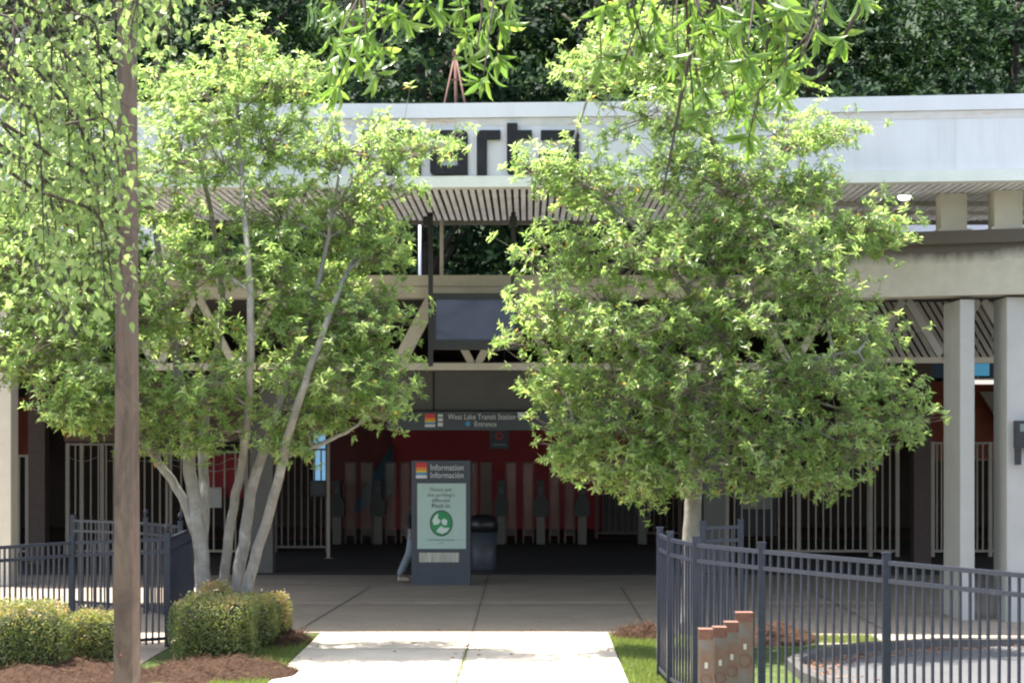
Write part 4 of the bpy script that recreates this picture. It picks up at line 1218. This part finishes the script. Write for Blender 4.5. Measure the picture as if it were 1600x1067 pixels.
left_blobs = [
    (375, 110, 78, 62), (450, 130, 62, 48, -.4), (330, 175, 75, 55, -.5), (250, 150, 60, 55, .3, .8), (115, 150, 105, 85, -.3), (60, 250, 90, 90, .2, .8),
    (290, 255, 100, 75, -.6), (420, 235, 95, 75, .2), (170, 260, 80, 80, -.3, .8), (545, 235, 95, 48, -.5), (625, 238, 52, 32, -.8, .8), (680, 232, 18, 10, -.8, .4), (590, 300, 55, 28, -.6, .6),
    (120, 390, 130, 105, -.4), (20, 430, 70, 120, 0), (260, 345, 60, 40, .4, .7), (330, 420, 90, 60, -.7, .9), (440, 350, 90, 65, -.5, .85), (545, 350, 70, 60, -.5), (590, 400, 42, 45, -.4),
    (505, 430, 80, 60, .3, .9), (430, 440, 60, 55, -.8, .8), (90, 540, 110, 80, -.5), (205, 500, 90, 70, -.7), (290, 540, 60, 50, .4, .7), (560, 500, 68, 52, -.6), (480, 520, 75, 48, -.7, .9),
    (590, 590, 48, 60, -.7), (510, 600, 85, 55, -.8), (400, 580, 70, 50, .5, .6), (330, 620, 60, 48, -.8, .8), (160, 610, 85, 52, -.8), (110, 645, 42, 28, -.9), (230, 640, 60, 45, -.6, .8),
    (470, 655, 60, 35, -.6), (590, 640, 42, 30, -.9, .8), (330, 690, 40, 28, -.7, .6), (250, 700, 28, 25, -.5, .5), (455, 700, 25, 15, -.6, .5), (10, 560, 55, 60, -.2), (0, 340, 60, 90, .2),
]
rt1, n1 = grown_tree('oak_tree', 'pale multi-stemmed oak with an airy bright green crown left of the entrance', 'tree', Y1, left_trunks, [bl[:4] + ((bl[4] if len(bl) > 4 else 0), (bl[5] if len(bl) > 5 else 1) * (1.35 if bl[1] > 370 else 1)) for bl in left_blobs], 29, 'leaf')
right_trunks = [
    ([(1080, 990), (1080, 870), (1082, 780), (1090, 700), (1100, 620), (1110, 520), (1128, 440), (1140, 340), (1120, 220, -.1), (1060, 120, -.1)], .125, .03),
    ([(1096, 680), (1060, 600, -.5), (1000, 540, -.8), (930, 500, -.9), (870, 480, -.9)], .05, .015),
    ([(1108, 560), (1160, 480, -.4), (1230, 430, -.5), (1300, 390, -.4)], .05, .018),
    ([(1100, 640), (1180, 590, -.5), (1260, 560, -.7), (1340, 550, -.7)], .05, .016),
    ([(1112, 520), (1060, 430, -.4), (1000, 360, -.6), (940, 310, -.7), (880, 270, -.7)], .045, .014),
    ([(1092, 700), (1030, 670, -.6), (960, 670, -.8), (900, 680, -.8)], .035, .012),
    ([(1138, 360), (1180, 290, -.2), (1230, 230, -.3), (1290, 215, -.3)], .03, .012),
]
right_blobs = [
    (990, 90, 105, 85), (1090, 110, 90, 85, .2), (930, 120, 45, 40, -.4), (1010, 185, 95, 50, -.5), (1150, 170, 80, 65, -.2), (1225, 215, 85, 45, -.3, .8), (1295, 212, 38, 26, -.3, .7),
    (1060, 260, 110, 60, .3), (908, 276, 58, 30, -.7), (848, 272, 28, 15, -.8, .7), (945, 310, 90, 45, -.6, .9), (1140, 300, 110, 70, -.6), (1240, 310, 70, 55, .2),
    (1000, 405, 120, 75, -.8), (870, 405, 62, 48, -.7), (1110, 400, 100, 70, -.4), (1220, 385, 110, 80, -.7), (1330, 365, 62, 55, -.2), (1380, 378, 26, 26, -.2),
    (855, 510, 80, 62, -.7), (960, 520, 100, 75, -.9), (1070, 510, 100, 70, -.7), (1180, 500, 100, 80, -.9), (1290, 480, 90, 75, -.6), (1355, 520, 38, 45, -.1),
    (870, 600, 65, 52, -.6), (970, 610, 95, 65, -.9), (1080, 610, 100, 70, -1.), (1190, 620, 100, 75, -.9), (1300, 600, 95, 75, -.7), (1385, 610, 52, 50, -.3),
    (900, 672, 52, 40, -.7), (985, 690, 85, 50, -.8), (1090, 690, 95, 50, -.8), (1200, 700, 90, 50, -.9), (1310, 690, 85, 52, -.7), (1400, 668, 36, 40, -.4),
    (960, 738, 60, 30, -.7), (1060, 745, 75, 28, -.8), (1185, 752, 55, 30, -.8), (1290, 752, 45, 24, -.7), (1020, 765, 30, 14, -.7), (905, 715, 35, 28, -.6),
]
rt2, n2 = grown_tree('oak_tree', 'dense bright green oak with one grey trunk standing right of the entrance', 'tree', Y1, right_trunks, right_blobs, 26, 'leaf')
print('leaves', n1, n2)

# ---------------------------------------------------------------- overhanging oak branches, close to the camera
YN = 7.0
ON = thing('overhanging_oak', (3.6, 7.4, 0), 'nearest oak, its long bright leaves hanging into the top of the picture', 'tree')
spots = []
for px, py in [(538, 25), (575, 55), (560, 100), (532, 138), (600, 80), (618, 22), (560, 20), (525, 70), (590, 120), (545, 75), (640, 40), (515, 15), (520, 115), (572, 10),
               (692, 25), (752, 62), (776, 88), (755, 128), (742, 100), (668, 8), (785, 40), (722, 8), (765, 20), (790, 10), (730, 55),
               (945, 15), (985, 25), (1025, 15), (1050, 50), (1095, 75), (1140, 50), (1115, 120), (1165, 100), (1200, 55), (1230, 25), (1240, 115), (1225, 158), (1270, 30),
               (1318, 62), (1352, 8), (1295, 12), (1150, 165), (1100, 145), (1180, 185), (1085, 185), (1250, 85), (1190, 130), (1070, 10), (1130, 15), (1180, 10), (1010, 60), (1060, 100), (1160, 140), (1215, 90), (1090, 30), (1120, 90), (1255, 130), (1170, 215), (1280, 60), (960, 50)]:
    spots.append((px, py, YN + rng.uniform(-.5, .5)))
for _ in range(30):
    spots.append((float(np.clip(rng.normal(1130, 80), 940, 1275)), abs(rng.normal(0, 70)), YN + rng.uniform(-.6, .6)))
for _ in range(5):
    spots.append((rng.normal(560, 30), abs(rng.normal(20, 55)), YN + rng.uniform(-.5, .5)))
for _ in range(55):      # the same boughs carry on above the frame
    spots.append((rng.uniform(500, 1400), rng.uniform(-260, -20), YN + rng.uniform(-1, 1)))
C = np.array([at(*s) for s in spots]); D = np.stack([rng.normal(0, .5, len(C)), rng.normal(-.1, .5, len(C)), rng.uniform(-1.0, -.1, len(C))], 1)
pos, ax, nr, idx = rosettes(C, D, 7, 11, 30, 95, .45, .05)
N = len(pos); L = rng.uniform(.068, .11, N)
wood = MB(); TW = MB()
wood.tube(smooth_path([(3.6, 7.4, -.05), (3.5, 7.4, 1.6), (3.3, 7.3, 3.2), (2.9, 7.2, 4.6), (2.4, 7.1, 5.6), (2.0, 7.1, 6.5)], 18), np.linspace(.19, .07, 18), 12)
hubs = [at(1345, -70, YN), at(1130, -90, YN), at(960, -80, YN), at(760, -80, YN), at(560, -70, YN)]
bough = smooth_path([(2.9, 7.2, 4.6), at(1500, -180, YN)] + hubs, 30)
wood.tube(bough, np.linspace(.06, .012, 30), 8)
wood.build('trunk', M['darkbark'], ON)
for c in C:
    a = bough[np.argmin(np.abs(bough[:, 0] - c[0]) + rng.uniform(0, .25, len(bough)))]
    m_ = (a + c) / 2 + np.array([rng.normal(0, .03), rng.normal(0, .05), .02])
    TW.tube(smooth_path([a, m_, c], 7), np.linspace(.006, .0022, 7), 5)
TW.tube(smooth_path([at(1135, -60, 6.9), at(1115, 0, 6.9), at(1083, 60, 6.9), at(1066, 140, 6.9), at(1050, 230, 6.9), at(1036, 300, 6.9)], 16), np.linspace(.010, .003, 16), 6)
TW.tube(smooth_path([at(1380, -60, 6.9), at(1348, 0, 6.9), at(1318, 58, 6.9)], 8), np.linspace(.009, .004, 8), 6)
TW.tube(smooth_path([at(1285, 30, 6.9), at(1230, 90, 6.9), at(1180, 150, 6.9)], 8), np.linspace(.005, .002, 8), 6)
TW.build('twigs', M['darkbark'], ON)
leaves('crown', pos, ax, nr, L, L * .225 * rng.uniform(.8, 1.2, N), np.clip(rng.normal(.5, .25, N), 0, 1), M['nearleaf'], ON, T_LONG, True)

# the drooping tree at the left edge
YB2 = 9.6
BT = thing('birch_tree', (-3.9, 9.9, 0), 'drooping small-leaved tree hanging in front of the lamp pole at the left', 'tree')
wood = MB(); TW = MB()
wood.tube(smooth_path([(-3.9, 9.9, -.05), (-3.85, 9.85, 2), (-3.7, 9.8, 3.8), (-3.4, 9.7, 5.2), (-3.0, 9.6, 6.2)], 16), np.linspace(.14, .04, 16), 10)
wood.build('trunk', M['darkbark'], BT)
strands = []
for (x0, y0, x1, y1) in [(-40, 40, 40, 330), (-30, 60, 70, 420), (20, -40, 110, 300), (40, -40, 150, 320), (60, -30, 165, 250), (-40, 150, 110, 500), (-40, 200, 140, 490), (30, 60, 150, 430),
                         (50, 100, 165, 470), (-40, 90, 30, 260), (110, -40, 250, 50), (170, -40, 330, 20), (150, -40, 290, 50), (200, -40, 320, 5), (-40, -20, 100, 110), (-40, -30, 130, 50),
                         (0, 10, 80, 190), (60, 20, 160, 150), (80, 60, 165, 360), (-30, 230, 80, 400), (80, 200, 188, 280), (90, 250, 192, 445), (30, 250, 130, 470), (-40, 20, 10, 160), (230, -40, 345, -15), (110, -10, 170, 90), (60, 180, 140, 330),
                         (0, -40, 60, 100), (100, -40, 180, 50), (140, -60, 205, 55), (170, -60, 200, 70), (185, -60, 235, 60), (120, -50, 190, 30), (150, -60, 215, 20), (200, -60, 260, 70), (0, 100, 110, 230), (-40, 0, 60, 160), (-40, 280, 60, 470), (60, 300, 180, 480)]:
    Yo = YB2 + rng.uniform(-.5, .5)
    p0, p1 = at(x0, y0, Yo), at(x1, y1, Yo + rng.uniform(-.2, .2))
    mid = (p0 + p1) / 2 + np.array([.12, 0, .18])
    q = smooth_path([p0, mid, p1], 14); strands.append(q)
    TW.tube(q, np.linspace(.009, .002, 14), 5)
    st = np.array([-3.6, 9.75, min(6.0, p0[2] + .6)])
    TW.tube(smooth_path([st, (st + p0) / 2 + np.array([0, 0, .15]), p0], 8), np.linspace(.02, .009, 8), 6)
P, A = [], []
for q in strands:
    nn_ = int(np.linalg.norm(q[-1] - q[0]) * 98)
    for _ in range(nn_):
        t = rng.uniform(.12, 1); k = min(12, int(t * 13)); p = q[k] + (q[k + 1] - q[k]) * rng.random()
        sp = rng.normal(0, 1, 3) * np.array([.085, .085, .07]) * (1.3 - .6 * t)
        e = p + sp - np.array([0, 0, .03])
        P.append(e); A.append(sp / max(np.linalg.norm(sp), 1e-6) * .6 + np.array([0, 0, -.7]) + rng.normal(0, .3, 3))
        if rng.random() < .5: TW.tube([p, e], [.002, .0012], 3, cap=False)
TW.build('twigs', M['darkbark'], BT)
P, A = np.array(P), np.array(A); N = len(P)
L = rng.uniform(.034, .06, N)
leaves('crown', P, A, rng.normal(0, .6, (N, 3)) + np.array([0, -.3, .7]), L, L * .62, rng.random(N), M['birchleaf'], BT, T_OVATE)

# ---------------------------------------------------------------- dark trees behind the station
def bg_tree_mesh(seed, Ht, Rr, nb, leaf):
    g = np.random.default_rng(seed)
    C, D = [], []
    for k in range(nb):
        u = g.normal(0, 1, 3); u /= np.linalg.norm(u)
        c = np.array([u[0] * Rr, u[1] * Rr, u[2] * Ht * .40]) * (.35 + .65 * g.random() ** .5) + np.array([0, 0, Ht * .58])
        for _ in range(16):
            o = g.normal(0, 1, 3) * np.array([.75, .75, .38])
            C.append(c + o); D.append(u + o * .5 + np.array([0, 0, .5]))
    return np.array(C), np.array(D)
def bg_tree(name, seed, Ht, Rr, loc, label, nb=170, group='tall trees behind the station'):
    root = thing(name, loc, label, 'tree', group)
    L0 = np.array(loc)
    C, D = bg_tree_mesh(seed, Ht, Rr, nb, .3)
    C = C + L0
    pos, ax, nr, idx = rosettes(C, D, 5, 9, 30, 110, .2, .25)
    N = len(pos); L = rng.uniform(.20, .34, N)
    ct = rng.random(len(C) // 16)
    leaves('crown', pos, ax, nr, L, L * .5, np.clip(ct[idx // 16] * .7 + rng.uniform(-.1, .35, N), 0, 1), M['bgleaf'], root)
    wood = MB()
    wood.tube(smooth_path([L0 + np.array([0, 0, -.1]), L0 + np.array([.2, 0, Ht * .3]), L0 + np.array([-.1, .1, Ht * .6]), L0 + np.array([.1, 0, Ht * .9])], 14), np.linspace(.36, .08, 14), 10)
    for k in range(9):
        a = rng.uniform(0, 6.28); z = Ht * rng.uniform(.3, .7)
        wood.tube(smooth_path([L0 + np.array([0, 0, z]), L0 + np.array([math.cos(a) * Rr * .4, math.sin(a) * Rr * .4, z + Ht * .12]), L0 + np.array([math.cos(a) * Rr * .8, math.sin(a) * Rr * .8, z + Ht * .16])], 8), np.linspace(.14, .04, 8), 7)
    wood.build('trunk', M['darkbark'], root)
    return root
for k, (x, y, Ht, Rr, lab) in enumerate([
    (-15.5, 62, 19, 5.2, 'tall dark tree behind the roof at the left picture edge'), (-9.0, 61, 20, 5.0, 'tall dark tree rising behind the left oak crown'),
    (-3.2, 62, 21, 4.8, 'tall dark tree rising behind the rusty roof mast'), (2.6, 61, 20, 4.8, 'tall dark tree rising behind the right oak crown'),
    (8.6, 61.5, 19, 5.2, 'tall dark tree behind the bare right part of the white roof'), (14.8, 62, 18, 5.0, 'tall dark tree behind the roof at the right picture edge')]):
    bg_tree('dark_tree', 40 + k, Ht, Rr, (x, y, 0), lab)
# the wood beyond them: one dark mass
Cw, Dw = [], []
for k in range(1700):
    c = np.array([rng.uniform(-34, 34), rng.uniform(68, 76), rng.uniform(.5, 21)])
    for _ in range(10):
        o = rng.normal(0, 1, 3) * np.array([1.1, .9, .55]); Cw.append(c + o); Dw.append(o + np.array([0, -.2, .7]))
pos, ax, nr, idx = rosettes(np.array(Cw), np.array(Dw), 5, 7, 30, 110, .2, .3)
N = len(pos); L = rng.uniform(.32, .55, N)
ctw = rng.random(len(Cw) // 10)
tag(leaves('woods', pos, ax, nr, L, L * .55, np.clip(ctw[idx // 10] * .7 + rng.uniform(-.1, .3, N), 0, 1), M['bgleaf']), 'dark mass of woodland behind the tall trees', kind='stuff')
